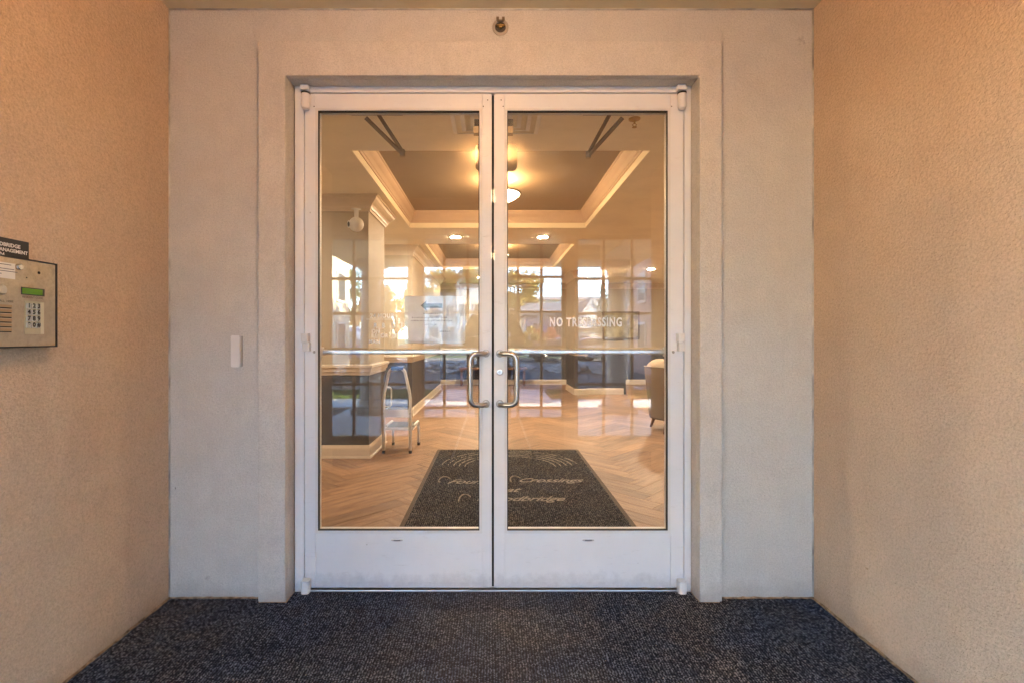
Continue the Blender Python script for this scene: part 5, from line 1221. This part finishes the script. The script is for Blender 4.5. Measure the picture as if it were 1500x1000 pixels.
def skin(name, nodes, edges, mat, parent, lv=2):
    """nodes: list of (x,y,z,rx,ry)"""
    me = bpy.data.meshes.new(name); off = wloc(parent)
    me.from_pydata([tuple(Vector(n[:3]) - off) for n in nodes], edges, []); me.materials.append(mat)
    o = bpy.data.objects.new(name, me); COL.objects.link(o); o.parent = parent
    md = o.modifiers.new('skin', 'SKIN'); md.use_smooth_shade = True
    sv = me.skin_vertices[0].data
    for i, n in enumerate(nodes): sv[i].radius = (n[3], n[4] if len(n) > 4 else n[3]); sv[i].use_root = (i == 0)
    sb = o.modifiers.new('sub', 'SUBSURF'); sb.levels = lv; sb.render_levels = lv
    return o
M_coat = flat('dark_coat', (0.035, 0.035, 0.042), 0.85, var=0.2, bmp=0.4, bscale=60)
M_jean = flat('dark_jeans', (0.03, 0.04, 0.07), 0.85, var=0.2)
M_skin = flat('skin', (0.45, 0.27, 0.19), 0.5)
M_hair = flat('dark_hair', (0.03, 0.02, 0.014), 0.6)
pe = thing('person', 'person in dark coat and jeans standing behind the tripod with hands on the camera', 'person', (0, -3.0, 0.01))
px0, pyy = 0.0, -2.98
N_ = [(px0, pyy, 0.98, .165, .115), (px0, pyy, 1.14, .15, .11), (px0, pyy + .01, 1.30, .175, .12), (px0, pyy + .01, 1.44, .15, .10), (px0, pyy + .02, 1.54, .058, .058), (px0, pyy + .045, 1.62, .06, .065),
      (-.19, pyy + .01, 1.43, .068, .07), (-.31, pyy + .03, 1.20, .054, .054), (-.15, pyy + .30, 1.20, .042, .040), (-.088, pyy + .415, 1.225, .027, .022),
      (.19, pyy + .01, 1.43, .068, .07), (.31, pyy + .03, 1.20, .054, .054), (.15, pyy + .30, 1.20, .042, .040), (.088, pyy + .415, 1.225, .027, .022),
      (-.10, pyy, .88, .10, .105), (-.125, pyy + .02, .50, .068, .07), (-.13, pyy - .02, .13, .046, .05), (-.14, pyy + .13, .055, .045, .035),
      (.10, pyy, .88, .10, .105), (.125, pyy + .02, .50, .068, .07), (.13, pyy - .02, .13, .046, .05), (.14, pyy + .13, .055, .045, .035)]
E_ = [(0, 1), (1, 2), (2, 3), (3, 4), (4, 5), (3, 6), (6, 7), (7, 8), (8, 9), (3, 10), (10, 11), (11, 12), (12, 13), (0, 14), (14, 15), (15, 16), (16, 17), (0, 18), (18, 19), (19, 20), (20, 21)]
skin('body', N_, E_, M_skin, pe)
coat = [(n[0], n[1], n[2], n[3] + .022, n[4] + .022) for n in N_[:4]] + [(n[0], n[1], n[2], n[3] + .014, n[4] + .014) for n in (N_[6], N_[7], N_[8], N_[10], N_[11], N_[12])] + [(px0, pyy, .82, .20, .15), (px0, pyy + .015, 1.50, .085, .08)]
skin('coat', coat, [(0, 1), (1, 2), (2, 3), (3, 4), (4, 5), (5, 6), (3, 7), (7, 8), (8, 9), (0, 10), (3, 11)], M_coat, pe)
jn = [(0, pyy, .95, .16, .115)] + [(n[0], n[1], n[2], n[3] + .014, n[4] + .014) for n in (N_[14], N_[15], N_[16], N_[18], N_[19], N_[20])]
skin('jeans', jn, [(0, 1), (1, 2), (2, 3), (0, 4), (4, 5), (5, 6)], M_jean, pe)
hy, hz = pyy + .055, 1.695
hm = MB().ball((0, hy, hz), (.076, .098, .118), 24, 16)
for i, v in enumerate(hm.v):       # chin and jaw
    x, y, z = v; f = max(0, (hz - .02 - z) / .1); hm.v[i] = (x * (1 - .32 * f), y + .012 * f, z)
hm.tube([(0, hy + .092, hz + .02), (0, hy + .118, hz - .022), (0, hy + .095, hz - .03)], [.008, .015, .010], 8)
hm.ball((-.077, hy, hz - .005), (.010, .018, .030), 8, 6).ball((.077, hy, hz - .005), (.010, .018, .030), 8, 6)
part('head', hm, M_skin, pe)
part('hair', MB().ball((0, hy - .014, hz + .022), (.083, .100, .110), 20, 12), M_hair, pe)
for s_ in (-1, 1):
    e = part('eye', MB().ball((s_ * .030, hy + .086, hz + .006), .0115, 10, 8), flat('eye_white', (.7, .7, .68), .2), pe)
    part('iris', MB().ball((s_ * .030, hy + .0945, hz + .006), (.005, .003, .005), 8, 6), M_black, e)
    part('eyebrow', MB().tube([(s_ * .016, hy + .096, hz + .026), (s_ * .044, hy + .086, hz + .026)], .004, 6), M_hair, pe)
    part('shoe', MB().ball((s_ * .14, pyy + .09, .045), (.050, .135, .045), 16, 8), M_black, pe)
part('mouth', MB().tube([(-.022, hy + .088, hz - .058), (0, hy + .094, hz - .060), (.022, hy + .088, hz - .058)], .004, 6), flat('lips', (.33, .12, .10), .5), pe)
for s_ in (-1, 1):
    bx, by, bz = s_ * .088, pyy + .415, 1.225
    pn = [(bx, by, bz, .024, .018), (bx - s_ * .004, by + .035, bz + .005, .030, .016), (bx - s_ * .006, by + .062, bz + .006, .030, .014)]
    skin('palm', pn, [(0, 1), (1, 2)], M_skin, pe)
    for k in range(4):
        ln_ = (.070, .080, .074, .058)[k]; zf = bz + .026 - .017 * k
        p0 = (bx - s_ * .004, by + .055, zf); p1 = (bx - s_ * .002, by + .055 + ln_ * .45, zf); p2 = (bx - s_ * .018, by + .055 + ln_ * .72, zf - .002); p3 = (bx - s_ * .034, by + .055 + ln_ * .74, zf - .004)
        skin('finger', [(*p0, .0088), (*p1, .0085), (*p2, .0078), (*p3, .0068)], [(0, 1), (1, 2), (2, 3)], M_skin, pe, 1)
    skin('thumb', [(bx - s_ * .006, by + .015, bz + .012, .0115), (bx - s_ * .028, by + .030, bz + .026, .0105), (bx - s_ * .040, by + .052, bz + .028, .0085)], [(0, 1), (1, 2)], M_skin, pe, 1)
